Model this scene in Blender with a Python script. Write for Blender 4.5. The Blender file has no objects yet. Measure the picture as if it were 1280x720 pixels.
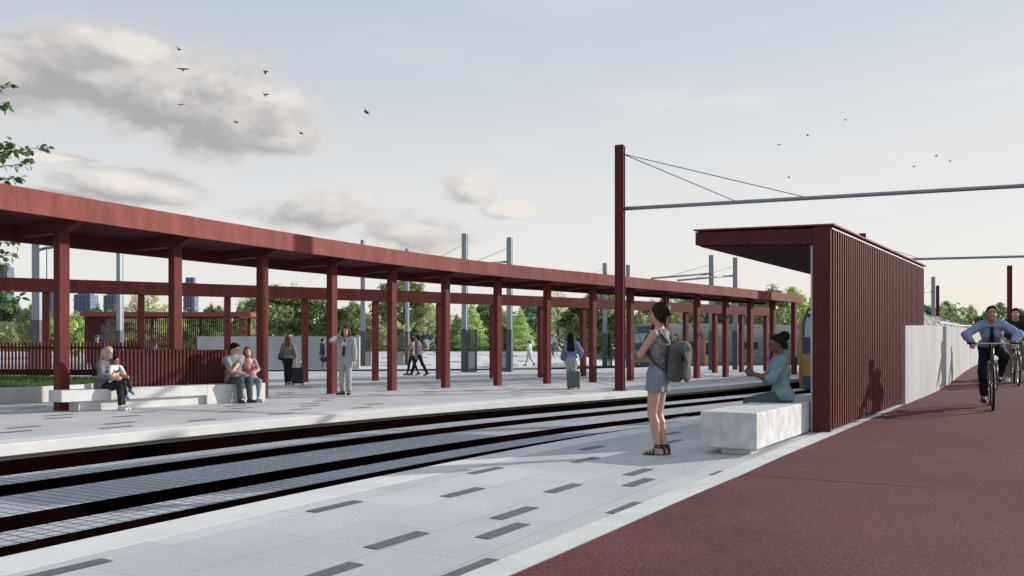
import bpy, bmesh, math, random
import numpy as np
from mathutils import Vector, Matrix, noise as mnoise
random.seed(7); rng = np.random.default_rng(7)
scene = bpy.context.scene
col = scene.collection
R = math.radians

# ------------------------------------------------------------------ camera, sky, sun, exposure
EYE = 1.2; FOC = 1050.0; HOR = 437.0            # eye height, focal length in photo pixels, horizon row
cd = bpy.data.cameras.new("camera"); cam = bpy.data.objects.new("camera", cd); col.objects.link(cam)
cam.location = (0, 0, EYE); cam.rotation_euler = (R(90), 0, 0)
cd.sensor_width = 36.0; cd.lens = 36.0 * FOC / 1280.0; cd.shift_y = (HOR - 360.0) / 1280.0
cd.clip_start = 0.05; cd.clip_end = 6000
scene.camera = cam

SUN_AZ, SUN_EL = 67.0, 18.5                       # clockwise from the view direction, above the horizon
sd = bpy.data.lights.new("sun", 'SUN'); sd.energy = 5.0; sd.angle = R(0.6); sd.color = (1.0, 0.93, 0.84)
sun = bpy.data.objects.new("sun", sd); col.objects.link(sun)
_sv = Vector((math.sin(R(SUN_AZ)) * math.cos(R(SUN_EL)), math.cos(R(SUN_AZ)) * math.cos(R(SUN_EL)), math.sin(R(SUN_EL))))
sun.rotation_euler = _sv.to_track_quat('Z', 'Y').to_euler()
sun.location = _sv * 60

vs = scene.view_settings
scene.display_settings.display_device = 'sRGB'
vs.view_transform = 'Standard'; vs.look = 'None'; vs.exposure = 0.0; vs.gamma = 1.0; vs.use_curve_mapping = False

class NT:
    """small node-tree helper"""
    def __init__(s, tree): s.t = tree; s.n = tree.nodes; s.l = tree.links
    def node(s, typ, **kw):
        nd = s.n.new(typ)
        for k, v in kw.items(): setattr(nd, k, v)
        return nd
    def put(s, sock, v):
        if isinstance(v, bpy.types.NodeSocket): s.l.new(v, sock)
        elif isinstance(v, bpy.types.Node): s.l.new(v.outputs[0], sock)
        else: sock.default_value = v
    def math(s, op, a, b=0.0, c=None, clamp=False):
        nd = s.node('ShaderNodeMath', operation=op); nd.use_clamp = clamp
        s.put(nd.inputs[0], a); s.put(nd.inputs[1], b)
        if c is not None: s.put(nd.inputs[2], c)
        return nd.outputs[0]
    def mix(s, f, a, b, blend='MIX'):
        nd = s.node('ShaderNodeMix', data_type='RGBA', blend_type=blend)
        s.put(nd.inputs[0], f); s.put(nd.inputs[6], a); s.put(nd.inputs[7], b)
        return nd.outputs[2]
    def sstep(s, x, lo, hi):
        nd = s.node('ShaderNodeMapRange', interpolation_type='SMOOTHSTEP')
        s.put(nd.inputs[0], x); nd.inputs[1].default_value = lo; nd.inputs[2].default_value = hi
        return nd.outputs[0]
    def noise(s, vec, scale, detail=4, rough=0.55, dim='3D'):
        nd = s.node('ShaderNodeTexNoise', noise_dimensions=dim)
        if vec is not None: s.put(nd.inputs['Vector'], vec)
        nd.inputs['Scale'].default_value = scale; nd.inputs['Detail'].default_value = detail
        nd.inputs['Roughness'].default_value = rough
        return nd.outputs[0]

def make_world():
    w = bpy.data.worlds.new("World"); scene.world = w; w.use_nodes = True
    nt = NT(w.node_tree); nt.n.clear()
    out = nt.node('ShaderNodeOutputWorld'); bg = nt.node('ShaderNodeBackground'); nt.l.new(bg.outputs[0], out.inputs[0])
    bg.inputs[1].default_value = 0.1
    sky = nt.node('ShaderNodeTexSky', sky_type='NISHITA'); sky.sun_disc = False
    sky.sun_elevation = R(SUN_EL); sky.sun_rotation = R(SUN_AZ); sky.air_density = 1.0; sky.dust_density = 1.5; sky.ozone_density = 1.0
    tc = nt.node('ShaderNodeTexCoord')
    sep = nt.node('ShaderNodeSeparateXYZ'); nt.l.new(tc.outputs['Generated'], sep.inputs[0])
    az = nt.math('ARCTAN2', sep.outputs[0], sep.outputs[1]); el = nt.math('ARCSINE', sep.outputs[2])
    # pale veil of high thin cloud over the blue: whiter towards the horizon and towards the sun
    e01 = nt.sstep(el, 0.02, 0.62)
    veil = nt.mix(e01, (8.9, 8.75, 8.45, 1), (4.7, 5.6, 7.0, 1))
    side = nt.sstep(az, -0.75, 0.6)
    veil = nt.mix(nt.math('MULTIPLY', nt.math('SUBTRACT', 1.0, side), nt.math('MULTIPLY', e01, 0.9)), veil, (4.7, 5.4, 6.4, 1))
    low = nt.math('SUBTRACT', 1.0, nt.sstep(el, 0.0, 0.15))
    veil = nt.mix(nt.math('MULTIPLY', nt.math('MULTIPLY', low, side), 0.8), veil, (9.1, 8.0, 7.3, 1))
    base = nt.mix(0.92, sky.outputs[0], veil)
    # clouds: a group giving density at (az, el)
    g = bpy.data.node_groups.new("cloud_density", 'ShaderNodeTree')
    g.interface.new_socket("az", in_out='INPUT', socket_type='NodeSocketFloat')
    g.interface.new_socket("el", in_out='INPUT', socket_type='NodeSocketFloat')
    g.interface.new_socket("d", in_out='OUTPUT', socket_type='NodeSocketFloat')
    q = NT(g); gi = q.node('NodeGroupInput'); go = q.node('NodeGroupOutput')
    cmb = q.node('ShaderNodeCombineXYZ'); q.l.new(gi.outputs[0], cmb.inputs[0]); q.l.new(q.math('MULTIPLY', gi.outputs[1], 1.7), cmb.inputs[1])
    n1 = q.noise(cmb.outputs[0], 6.5, 12, 0.60)
    blobs = [(-10, 86, 190, 56), (120, 92, 140, 60), (215, 118, 125, 66), (285, 150, 110, 58), (330, 178, 90, 30), (150, 66, 90, 36), (-180, 120, 160, 70),
             (150, 232, 130, 34), (60, 246, 110, 20), (410, 268, 120, 44), (500, 292, 150, 42), (585, 234, 70, 34), (640, 262, 60, 16), (60, 196, 90, 10),
             (-420, 200, 200, 40), (1700, 160, 200, 40)]
    acc = None
    for (px, py, wx, wy) in blobs:
        a0 = math.atan2(px - 640, FOC); hyp = math.hypot(px - 640, FOC); e0 = math.atan2(HOR - py, hyp)
        dw = wx / FOC * math.cos(a0) ** 1.2; dh = wy / FOC * math.cos(a0)
        dx = q.math('MULTIPLY', q.math('SUBTRACT', gi.outputs[0], a0), 1 / dw)
        dy = q.math('MULTIPLY', q.math('SUBTRACT', gi.outputs[1], e0), 1 / dh)
        v = q.math('SUBTRACT', 1.0, q.math('SQRT', q.math('ADD', q.math('MULTIPLY', dx, dx), q.math('MULTIPLY', dy, dy))))
        amp = 0.50 if (px > 300 or py > 190) else 1.0
        v = q.math('ADD', v, (amp - 1.0) * 0.55)
        acc = v if acc is None else q.math('MAXIMUM', acc, v)
    d = q.math('ADD', q.math('MAXIMUM', acc, -1.5), q.math('MULTIPLY', q.math('SUBTRACT', n1, 0.5), 2.1))
    q.l.new(d, go.inputs[0])
    def dens(a, e):
        nd = nt.node('ShaderNodeGroup'); nd.node_tree = g; nt.put(nd.inputs[0], a); nt.put(nd.inputs[1], e); return nd.outputs[0]
    d0 = dens(az, el); d1 = dens(nt.math('ADD', az, 0.030), nt.math('ADD', el, 0.020))
    lit = nt.sstep(nt.math('SUBTRACT', d0, d1), -0.15, 0.75)
    lit = nt.math('MAXIMUM', lit, nt.math('MULTIPLY', nt.math('SUBTRACT', 1.0, nt.sstep(d0, -0.1, 0.45)), 0.8))
    ccol = nt.mix(lit, (4.1, 4.05, 4.2, 1), (8.7, 8.0, 7.3, 1))
    mask = nt.math('MULTIPLY', nt.sstep(d0, -0.2, 0.42), 0.92)
    skyc = nt.mix(mask, base, ccol)
    # thin bright streaks on the right
    cmb2 = nt.node('ShaderNodeCombineXYZ'); nt.put(cmb2.inputs[0], az); nt.put(cmb2.inputs[1], nt.math('MULTIPLY', el, 5.0))
    st = nt.sstep(nt.noise(cmb2.outputs[0], 4.0, 5), 0.48, 0.75)
    skyc = nt.mix(nt.math('MULTIPLY', nt.math('MULTIPLY', st, side), 0.35), skyc, (9.0, 8.8, 8.5, 1))
    nt.put(bg.inputs[0], skyc)
make_world()

# ------------------------------------------------------------------ materials
def mat(name, c, rough=0.6, var=0.0, vscale=3.0, bump=0.0, bscale=40.0, metal=0.0, c2=None, coord='Object', spec=0.4, stretch=(1, 1, 1), fine=0.0, fscale=180.0):
    m = bpy.data.materials.new(name); m.use_nodes = True
    nt = NT(m.node_tree); b = nt.n['Principled BSDF']
    b.inputs['Roughness'].default_value = rough; b.inputs['Metallic'].default_value = metal
    b.inputs['Specular IOR Level'].default_value = spec
    tc = nt.node('ShaderNodeTexCoord'); mp = nt.node('ShaderNodeMapping'); mp.inputs[3].default_value = stretch
    nt.l.new(tc.outputs[coord], mp.inputs[0]); v = mp.outputs[0]
    c = tuple(c) + (1,)
    cs = c
    if var > 0:
        lo = tuple(x * (1 - var) for x in c[:3]) + (1,); hi = tuple(min(1, x * (1 + var)) for x in c[:3]) + (1,)
        if c2 is not None: lo, hi = c, tuple(c2) + (1,)
        cs = nt.mix(nt.sstep(nt.noise(v, vscale, 6, 0.6), 0.3, 0.7), lo, hi)
    if fine > 0:
        k = nt.sstep(nt.noise(v, fscale, 2, 0.5), 0.25, 0.75)
        f = nt.math('ADD', nt.math('MULTIPLY', k, 2 * fine), 1 - fine)
        cs = nt.mix(1.0, cs, f, 'MULTIPLY')
    nt.put(b.inputs['Base Color'], cs)
    if bump > 0:
        bp = nt.node('ShaderNodeBump'); bp.inputs['Strength'].default_value = bump; bp.inputs['Distance'].default_value = 0.01
        nt.put(bp.inputs['Height'], nt.noise(v, bscale, 5)); nt.put(b.inputs['Normal'], bp.outputs[0])
    return m

def paver_mat(name, c, cell=(1.2, 0.6), joint=0.008, jcol=0.55, var=0.08, fine=0.10, offset=0.5, bump=0.15, rough=0.7):
    """stone paving with hairline joints, on the mesh's own metric UV"""
    m = bpy.data.materials.new(name); m.use_nodes = True
    nt = NT(m.node_tree); b = nt.n['Principled BSDF']; b.inputs['Roughness'].default_value = rough; b.inputs['Specular IOR Level'].default_value = 0.35
    uv = nt.node('ShaderNodeTexCoord').outputs['UV']
    br = nt.node('ShaderNodeTexBrick'); br.offset = offset
    nt.put(br.inputs['Vector'], uv); br.inputs['Scale'].default_value = 1.0
    br.inputs['Brick Width'].default_value = cell[0]; br.inputs['Row Height'].default_value = cell[1]
    br.inputs['Mortar Size'].default_value = joint; br.inputs['Mortar Smooth'].default_value = 0.1; br.inputs['Bias'].default_value = 0
    br.inputs['Color1'].default_value = tuple(x * (1 - var) for x in c) + (1,)
    br.inputs['Color2'].default_value = tuple(x * (1 + var) for x in c) + (1,)
    br.inputs['Mortar'].default_value = tuple(x * jcol for x in c) + (1,)
    big = nt.sstep(nt.noise(uv, 0.5, 6, 0.6), 0.25, 0.75)
    cs = nt.mix(1.0, br.outputs[0], nt.math('ADD', nt.math('MULTIPLY', big, 0.22), 0.87), 'MULTIPLY')
    stain = nt.sstep(nt.noise(uv, 2.3, 8, 0.7), 0.5, 0.85)
    cs = nt.mix(nt.math('MULTIPLY', stain, 0.22), cs, tuple(x * 0.5 for x in c) + (1,))
    mott = nt.sstep(nt.noise(uv, 28, 5, 0.7), 0.3, 0.7); cs = nt.mix(1.0, cs, nt.math('ADD', nt.math('MULTIPLY', mott, 0.14), 0.92), 'MULTIPLY')
    k = nt.noise(uv, 220, 2, 0.5)
    cs = nt.mix(1.0, cs, nt.math('ADD', nt.math('MULTIPLY', k, 2 * fine), 1 - fine), 'MULTIPLY')
    nt.put(b.inputs['Base Color'], cs)
    bp = nt.node('ShaderNodeBump'); bp.inputs['Strength'].default_value = bump; bp.inputs['Distance'].default_value = 0.01
    nt.put(bp.inputs['Height'], nt.math('SUBTRACT', nt.math('MULTIPLY', k, 0.3), br.outputs['Fac'])); nt.put(b.inputs['Normal'], bp.outputs[0])
    return m

def glass_mat(name, c, alpha):
    m = bpy.data.materials.new(name); m.use_nodes = True
    nt = NT(m.node_tree); nt.n.clear(); o = nt.node('ShaderNodeOutputMaterial')
    tr = nt.node('ShaderNodeBsdfTransparent'); tr.inputs[0].default_value = tuple(c) + (1,)
    gl = nt.node('ShaderNodeBsdfGlossy'); gl.inputs['Roughness'].default_value = 0.03; gl.inputs[0].default_value = (.9, .93, .95, 1)
    fr = nt.node('ShaderNodeFresnel'); fr.inputs[0].default_value = 1.5
    mx = nt.node('ShaderNodeMixShader'); nt.put(mx.inputs[0], nt.math('ADD', nt.math('MULTIPLY', fr.outputs[0], 0.8), alpha)); nt.l.new(tr.outputs[0], mx.inputs[1]); nt.l.new(gl.outputs[0], mx.inputs[2])
    nt.l.new(mx.outputs[0], o.inputs[0]); return m

def leaf_mat(name, c, c2, trans=0.46):
    m = bpy.data.materials.new(name); m.use_nodes = True
    nt = NT(m.node_tree); nt.n.clear(); o = nt.node('ShaderNodeOutputMaterial')
    geo = nt.node('ShaderNodeNewGeometry'); oi = nt.node('ShaderNodeObjectInfo')
    rnd = nt.math('FRACT', nt.math('ADD', geo.outputs['Random Per Island'], nt.math('MULTIPLY', oi.outputs['Random'], 0.3)))
    cs = nt.mix(rnd, tuple(c) + (1,), tuple(c2) + (1,))
    d = nt.node('ShaderNodeBsdfDiffuse'); nt.put(d.inputs[0], cs)
    t = nt.node('ShaderNodeBsdfTranslucent'); nt.put(t.inputs[0], nt.mix(0.5, cs, tuple(c2) + (1,)))
    gl = nt.node('ShaderNodeBsdfGlossy'); gl.inputs['Roughness'].default_value = 0.45; gl.inputs[0].default_value = (.5, .5, .5, 1)
    mx = nt.node('ShaderNodeMixShader'); mx.inputs[0].default_value = trans; nt.l.new(d.outputs[0], mx.inputs[1]); nt.l.new(t.outputs[0], mx.inputs[2])
    m2 = nt.node('ShaderNodeMixShader'); m2.inputs[0].default_value = 0.06; nt.l.new(mx.outputs[0], m2.inputs[1]); nt.l.new(gl.outputs[0], m2.inputs[2])
    nt.l.new(m2.outputs[0], o.inputs[0]); return m

M = {}
M['red'] = mat('sunlit_red_steel', (.245, .072, .064), .65, spec=.14, var=.20, vscale=3.5, fine=.12, fscale=70, bump=.12, bscale=60, stretch=(1, 1, .35))  # lighter copy of the canopy red: sunlight on the fascia put into the colour
M['red_dark'] = mat('shaded_dark_red_steel', (.108, .027, .026), .65, spec=.12, var=.12, vscale=6, fine=.08, fscale=90)  # dark red; shade on soffits and the shelter end is put into the colour
M['red_post'] = mat('shaded_red_posts', (.140, .034, .031), .65, spec=.12, var=.16, vscale=3.5, fine=.12, fscale=70, bump=.12, bscale=60, stretch=(1, 1, .35))  # darker copy of the canopy red: the roof's shade on the posts painted in
M['red_slat'] = mat('brownish_red_slats', (.165, .050, .046), .65, var=.12, vscale=6, fine=.08, fscale=90, spec=.14)  # browner, paler red than the shelter frame
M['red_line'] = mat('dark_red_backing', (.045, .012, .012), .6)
M['conc'] = mat('pale_precast_concrete', (.62, .62, .61), .75, var=.10, vscale=1.8, fine=.07, fscale=120, bump=.15, bscale=50)
M['conc_mot'] = mat('mottled_concrete', (.46, .47, .47), .75, var=.3, vscale=6.0, c2=(.66, .67, .67), fine=.10, fscale=90, bump=.2, bscale=50)
M['wall_white'] = mat('white_concrete_wall', (.42, .425, .43), .85, spec=.05, var=.10, vscale=.9, c2=(.55, .55, .55), fine=.04, fscale=60, bump=.08, bscale=25, stretch=(1, 1, .3))
M['kerb'] = mat('white_kerb_stone', (.66, .66, .655), .7, var=.06, vscale=2, fine=.06, fscale=150)
M['pav'] = paver_mat('grey_granite_paving', (.52, .525, .545), (1.2, .6), .006, .74, .06, .13)
M['pav2'] = paver_mat('white_plaza_paving', (.66, .66, .67), (1.2, .6), .007, .7, .05)
M['inlay'] = mat('dark_granite_inlay', (.115, .12, .135), .6, fine=.55, fscale=130)
M['sett'] = paver_mat('small_grey_setts', (.44, .46, .50), (.125, .125), .012, .30, .10, .12, offset=.0, bump=.3)
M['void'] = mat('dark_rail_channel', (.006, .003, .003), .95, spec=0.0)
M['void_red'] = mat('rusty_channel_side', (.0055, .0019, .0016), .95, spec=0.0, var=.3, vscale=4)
M['asph'] = mat('red_brown_asphalt', (.128, .047, .047), .9, spec=.15, var=.15, vscale=.55, fine=.55, fscale=85, bump=.3, bscale=110)
M['seam'] = mat('black_joint_filler', (.02, .018, .018), .7)
M['ground'] = mat('scrub_ground', (.10, .115, .05), .9, var=.35, vscale=.25, fine=.3, fscale=3)
M['soil'] = mat('dark_soil', (.06, .045, .03), .95, var=.3, vscale=8)
M['grass'] = leaf_mat('grass_blades', (.05, .11, .02), (.13, .24, .05), .4)
M['steel'] = mat('grey_galvanised_steel', (.27, .30, .34), .45, metal=.2, var=.08, vscale=3, stretch=(1, 1, .2))
M['sleeve'] = mat('charcoal_sleeve', (.075, .085, .10), .5, var=.1, vscale=4)
M['cable'] = mat('dark_cable', (.09, .10, .11), .5)
M['dglass'] = glass_mat('smoked_glass', (.50, .52, .54), .01)
M['cglass'] = glass_mat('clear_glass', (.86, .89, .90), .06)
M['tower'] = mat('blue_tower_glass', (.13, .16, .25), .4, var=.1, vscale=.02)
M['tower2'] = mat('pale_blue_tower_bands', (.19, .22, .31), .4)
M['bark'] = mat('grey_brown_bark', (.10, .08, .06), .9, var=.3, vscale=6, bump=.4, bscale=20)

# ------------------------------------------------------------------ object helpers
def obj(name, me, m=None, parent=None, loc=None, rz=None, label=None, cat=None, group=None, kind=None):
    o = bpy.data.objects.new(name, me); col.objects.link(o)
    if m is not None and me is not None and not me.materials: me.materials.append(m)
    if parent is not None: o.parent = parent
    if loc is not None: o.location = loc
    if rz is not None: o.rotation_euler = (0, 0, rz)
    if label: o['label'] = label
    if cat: o['category'] = cat
    if group: o['group'] = group
    if kind: o['kind'] = kind
    return o
def thing(name, label, cat, loc=(0, 0, 0), rz=0.0, group=None):
    return obj(name, None, None, None, loc, rz, label, cat, group)
def from_pydata(name, V, F, smooth=False, uv=None):
    me = bpy.data.meshes.new(name); me.from_pydata([tuple(v) for v in V], [], [tuple(f) for f in F]); 
    if uv is not None:
        ul = me.uv_layers.new(name='UVMap')
        for lp in me.loops: ul.data[lp.index].uv = uv[lp.vertex_index]
    if smooth: me.polygons.foreach_set('use_smooth', [True] * len(me.polygons))
    me.update(); return me

class MB:
    """collects shapes into one mesh"""
    def __init__(s): s.V = []; s.F = []; s.S = []
    def add(s, V, F, smooth=False):
        o = len(s.V); s.V += [tuple(v) for v in V]; s.F += [tuple(i + o for i in f) for f in F]; s.S += [smooth] * len(F); return s
    def box(s, lo, hi, M4=None):
        x0, y0, z0 = lo; x1, y1, z1 = hi
        V = [(x0, y0, z0), (x1, y0, z0), (x1, y1, z0), (x0, y1, z0), (x0, y0, z1), (x1, y0, z1), (x1, y1, z1), (x0, y1, z1)]
        if M4 is not None: V = [M4 @ Vector(v) for v in V]
        return s.add(V, [(3, 2, 1, 0), (4, 5, 6, 7), (0, 1, 5, 4), (1, 2, 6, 5), (2, 3, 7, 6), (3, 0, 4, 7)])
    def bbox(s, lo, hi, b=0.01, M4=None):
        """box with chamfered edges"""
        bm = bmesh.new(); bmesh.ops.create_cube(bm, size=1)
        for v in bm.verts: v.co = Vector([(lo[i] + hi[i]) / 2 + v.co[i] * (hi[i] - lo[i]) for i in range(3)])
        bmesh.ops.bevel(bm, geom=bm.edges[:], offset=b, segments=2, affect='EDGES', profile=.5)
        if M4 is not None: bmesh.ops.transform(bm, matrix=M4, verts=bm.verts)
        bm.verts.index_update(); s.add([v.co for v in bm.verts], [[v.index for v in f.verts] for f in bm.faces]); bm.free(); return s
    def tube(s, pts, r, n=8, cap=True):
        pts = [Vector(p) for p in pts]; rs = r if isinstance(r, (list, tuple)) else [r] * len(pts)
        V = []; F = []; up = Vector((0, 0, 1)); prev = None
        for i, p in enumerate(pts):
            d = (pts[min(i + 1, len(pts) - 1)] - pts[max(i - 1, 0)]).normalized()
            if prev is None:
                a = d.cross(up); a = a.normalized() if a.length > 1e-3 else Vector((1, 0, 0))
            else: a = (prev - d * prev.dot(d)).normalized()
            prev = a; b = d.cross(a)
            for k in range(n):
                t = 2 * math.pi * k / n; V.append(p + (a * math.cos(t) + b * math.sin(t)) * rs[i])
        for i in range(len(pts) - 1):
            for k in range(n): F.append((i * n + k, i * n + (k + 1) % n, (i + 1) * n + (k + 1) % n, (i + 1) * n + k))
        if cap: F.append(tuple(range(n - 1, -1, -1))); F.append(tuple((len(pts) - 1) * n + k for k in range(n)))
        return s.add(V, F, True)
    def prism(s, poly, z0, z1):
        n = len(poly); V = [(p[0], p[1], z0) for p in poly] + [(p[0], p[1], z1) for p in poly]
        return s.add(V, [tuple(range(n - 1, -1, -1)), tuple(range(n, 2 * n))] + [(i, (i + 1) % n, n + (i + 1) % n, n + i) for i in range(n)])
    def loft(s, rings, closed=True, caps=True, smooth=False):
        n = len(rings[0]); V = [p for r_ in rings for p in r_]; F = []
        for i in range(len(rings) - 1):
            for k in range(n if closed else n - 1):
                F.append((i * n + k, i * n + (k + 1) % n, (i + 1) * n + (k + 1) % n, (i + 1) * n + k))
        if caps and closed: F.append(tuple(range(n - 1, -1, -1))); F.append(tuple((len(rings) - 1) * n + k for k in range(n)))
        return s.add(V, F, smooth)
    def lathe(s, prof, n=16, M4=None):
        rings = [[(r_ * math.cos(2 * math.pi * k / n), r_ * math.sin(2 * math.pi * k / n), z) for k in range(n)] for r_, z in prof]
        if M4 is not None: rings = [[tuple(M4 @ Vector(p)) for p in r_] for r_ in rings]
        return s.loft(rings, True, True, True)
    def mesh(s, name):
        me = bpy.data.meshes.new(name); me.from_pydata(s.V, [], s.F)
        bm = bmesh.new(); bm.from_mesh(me); bmesh.ops.recalc_face_normals(bm, faces=bm.faces); bm.to_mesh(me); bm.free()
        me.polygons.foreach_set('use_smooth', s.S); me.update(); return me
    def build(s, name, m, parent=None, **kw): return obj(name, s.mesh(name), m, parent, **kw)

def at(x, y, z=0.0):
    """ground point of height z seen at a photo pixel"""
    Y = FOC * (EYE - z) / (y - HOR); return Vector(((x - 640) / FOC * Y, Y, z))
def atd(x, y, Y): return Vector(((x - 640) / FOC * Y, Y, EYE + (HOR - y) / FOC * Y))

# ------------------------------------------------------------------ the line of the tramway: heading integrated along s; offset + is to the left
def heading(s):
    if s < 0: return 31.9 + .75 * max(s, -9)
    if s < 6.8: return 31.9 + 1.2775 * s
    h1 = 31.9 + 1.2775 * 6.8
    if s < 13: return h1
    if s < 30: return h1 + (32.0 - h1) * (s - 13) / 17
    return 32.0
S_STEP = .25; S_MIN = -24.0; S_MAX = 140.0
CL = {}
_p = Vector((-2.40, 11.41)); CL[0] = _p.copy(); k_ = 0
while k_ * S_STEP < S_MAX:
    h = R(heading((k_ + .5) * S_STEP)); _p = _p + Vector((math.sin(h), math.cos(h))) * S_STEP; k_ += 1; CL[k_] = _p.copy()
_p = CL[0].copy(); k_ = 0
while k_ * S_STEP > S_MIN:
    h = R(heading((k_ - .5) * S_STEP)); _p = _p - Vector((math.sin(h), math.cos(h))) * S_STEP; k_ -= 1; CL[k_] = _p.copy()
def tram(s, off, z=0.0):
    f = s / S_STEP; i = int(math.floor(f)); t = f - i
    p = CL[i].lerp(CL.get(i + 1, CL[i]), t); h = R(heading(s))
    return Vector((p.x - math.cos(h) * off, p.y + math.sin(h) * off, z))
NEAR, FAR = -2.80, 3.02                           # platform edges either side of the track centre
def srange(a, b, st): 
    n = max(1, int(round((b - a) / st))); return [a + (b - a) * i / n for i in range(n + 1)]
# ------------------------------------------------------------------ the setting
def zr(Y):
    """the shared path climbs gently away from the camera"""
    return max(0.0, min(0.78, 0.033 * (Y - 8.0)))
def sstep(t): t = max(0., min(1., t)); return t * t * (3 - 2 * t)
def catmull(P, n=8):
    P = [Vector(p) for p in P]; out = []
    for i in range(len(P) - 1):
        a = P[max(i - 1, 0)]; b = P[i]; c = P[i + 1]; d = P[min(i + 2, len(P) - 1)]
        for k in range(n):
            t = k / n
            out.append(.5 * ((2 * b) + (c - a) * t + (2 * a - 5 * b + 4 * c - d) * t * t + (3 * b - a - 3 * c + d) * t ** 3))
    out.append(P[-1]); return out
def nrm(P, i):
    d = (P[min(i + 1, len(P) - 1)] - P[max(i - 1, 0)]); d = Vector((d.x, d.y, 0)).normalized(); return Vector((-d.y, d.x, 0))   # left
def sweep(mb, P, prof, caps=True, smooth=False):
    """prof(i) -> list of (left offset, z) ; P points"""
    rings = []
    for i, p in enumerate(P):
        n = nrm(P, i); rings.append([(p.x + n.x * o, p.y + n.y * o, z) for o, z in prof(i)])
    return mb.loft(rings, True, caps, smooth)

# base ground out to the horizon: a low field that rises behind the far plaza
def make_ground():
    V = []; F = []; rad = [0, 6, 15, 30, 50, 70, 82, 92, 105, 130, 200, 400, 900, 2000, 4500]; n = 72
    for r_ in rad:
        for k in range(n):
            a = 2 * math.pi * k / n; x, y = r_ * math.sin(a), r_ * math.cos(a)
            z = -0.9 + 1.7 * sstep((r_ - 86) / 30.0)
            V.append((x, y, z))
    for i in range(len(rad) - 1):
        for k in range(n): F.append((i * n + k, (i + 1) * n + k, (i + 1) * n + (k + 1) % n, i * n + (k + 1) % n))
    obj('ground', from_pydata('ground', V, F, True), M['ground'], kind='structure')
make_ground()

# path edge (left edge of the red shared path)
PATH_L = catmull([(-6.5, -6.0), (-2.7, 0.1), (0, 4.45), (2.21, 8.03), (4.30, 11.05), (6.95, 14.85), (9.6, 18.7), (14.9, 27.2), (19.6, 34.0), (23.4, 38.6), (28.0, 42.5), (36, 47.5), (48, 53)], 10)
PATH_L = [Vector((p.x, p.y, 0)) for p in PATH_L]
def path_sheet():
    V = []; F = []; uv = []; W = [0, .6, 1.5, 3.0, 4.5, 6.2]
    for i, p in enumerate(PATH_L):
        n = nrm(PATH_L, i)
        for w in W:
            q = p - n * w; V.append((q.x, q.y, zr(p.y) + .004)); uv.append((i * .5, w))
    m = len(W)
    for i in range(len(PATH_L) - 1):
        for k in range(m - 1): F.append((i * m + k, i * m + k + 1, (i + 1) * m + k + 1, (i + 1) * m + k))
    obj('path', from_pydata('path', V, F, True, uv), M['asph'], kind='structure')
    mb = MB()                                       # grass verge body beyond the path and the path's side down to the ground
    for side, w0, w1 in (('verge', 6.2, 30.0),):
        V2 = []; 
        for i, p in enumerate(PATH_L):
            n = nrm(PATH_L, i); a = p - n * w0; b = p - n * min(w1, 26); V2 += [(a.x, a.y, zr(p.y)), (b.x, b.y, zr(p.y) - .3)]
        F2 = [(2 * i, 2 * i + 1, 2 * i + 3, 2 * i + 2) for i in range(len(PATH_L) - 1)]
        obj('verge', from_pydata('verge', V2, F2, True), M['ground'], kind='structure')
path_sheet()
a = at(929, 594); b = at(1290, 620); d = (b - a).normalized(); b = a + d * 6.3; n = Vector((-d.y, d.x, 0)) * .009
mb = MB(); V = [];
for t in range(13):
    p = a.lerp(b, t / 12); V += [(p.x + n.x, p.y + n.y, zr(p.y + .3) + .009), (p.x - n.x, p.y - n.y, zr(p.y + .3) + .009)]
obj('path_joint', from_pydata('path_joint', V, [(2 * i, 2 * i + 1, 2 * i + 3, 2 * i + 2) for i in range(12)]), M['seam'], kind='structure')

# near platform between the tram edge and the path
def near_platform():
    V = []; F = []; uv = []; m = 11; rows = []; kerbL = []
    for s in srange(-24, 30, .5):
        e = tram(s, NEAR); h = R(heading(s)); tx, ty = math.sin(h), math.cos(h)
        best = min(PATH_L, key=lambda q: abs((q.x - e.x) * tx + (q.y - e.y) * ty))
        # refine by linear interpolation along the path edge
        i = PATH_L.index(best); cand = []
        for j in (i - 1, i):
            if 0 <= j < len(PATH_L) - 1:
                a, b = PATH_L[j], PATH_L[j + 1]; fa = (a.x - e.x) * tx + (a.y - e.y) * ty; fb = (b.x - e.x) * tx + (b.y - e.y) * ty
                if fa * fb <= 0 and fa != fb: cand.append(a.lerp(b, fa / (fa - fb)))
        q = cand[0] if cand else best
        if (q - e).length < .8: break
        rows.append((s, e, q))
    for s, e, q in rows:
        for k in range(m):
            t = k / (m - 1); p = e.lerp(q, t); V.append((p.x, p.y, zr(q.y) * sstep((t - .35) / .65))); uv.append((s, (p - e).length))
    for i in range(len(rows) - 1):
        for k in range(m - 1): F.append((i * m + k, i * m + k + 1, (i + 1) * m + k + 1, (i + 1) * m + k))
    obj('near_platform', from_pydata('near_platform', V, F, True, uv), M['pav'], kind='structure')
    # kerb along the track: top strip 4 mm proud, rounded lip and face
    mb = MB(); E = [r_[1] for r_ in rows]
    sweep(mb, E, lambda i: [(0.05, -.40), (0.05, -.02), (.035, .0015), (-.36, .0015), (-.36, -.40)])
    mb.build('near_kerb', M['kerb'], kind='structure')
    mb = MB(); V2 = []
    for s, e, q in rows:
        d = (e - q).normalized(); V2 += [(q.x, q.y, zr(q.y) + .010), (q.x + d.x * .22, q.y + d.y * .22, zr(q.y) * sstep((1 - .22 / (e - q).length - .35) / .65) + .010)]
    obj('path_kerb', from_pydata('path_kerb', V2, [(2 * i, 2 * i + 1, 2 * i + 3, 2 * i + 2) for i in range(len(rows) - 1)]), M['conc'], kind='structure')
    return rows
ROWS = near_platform()

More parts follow.
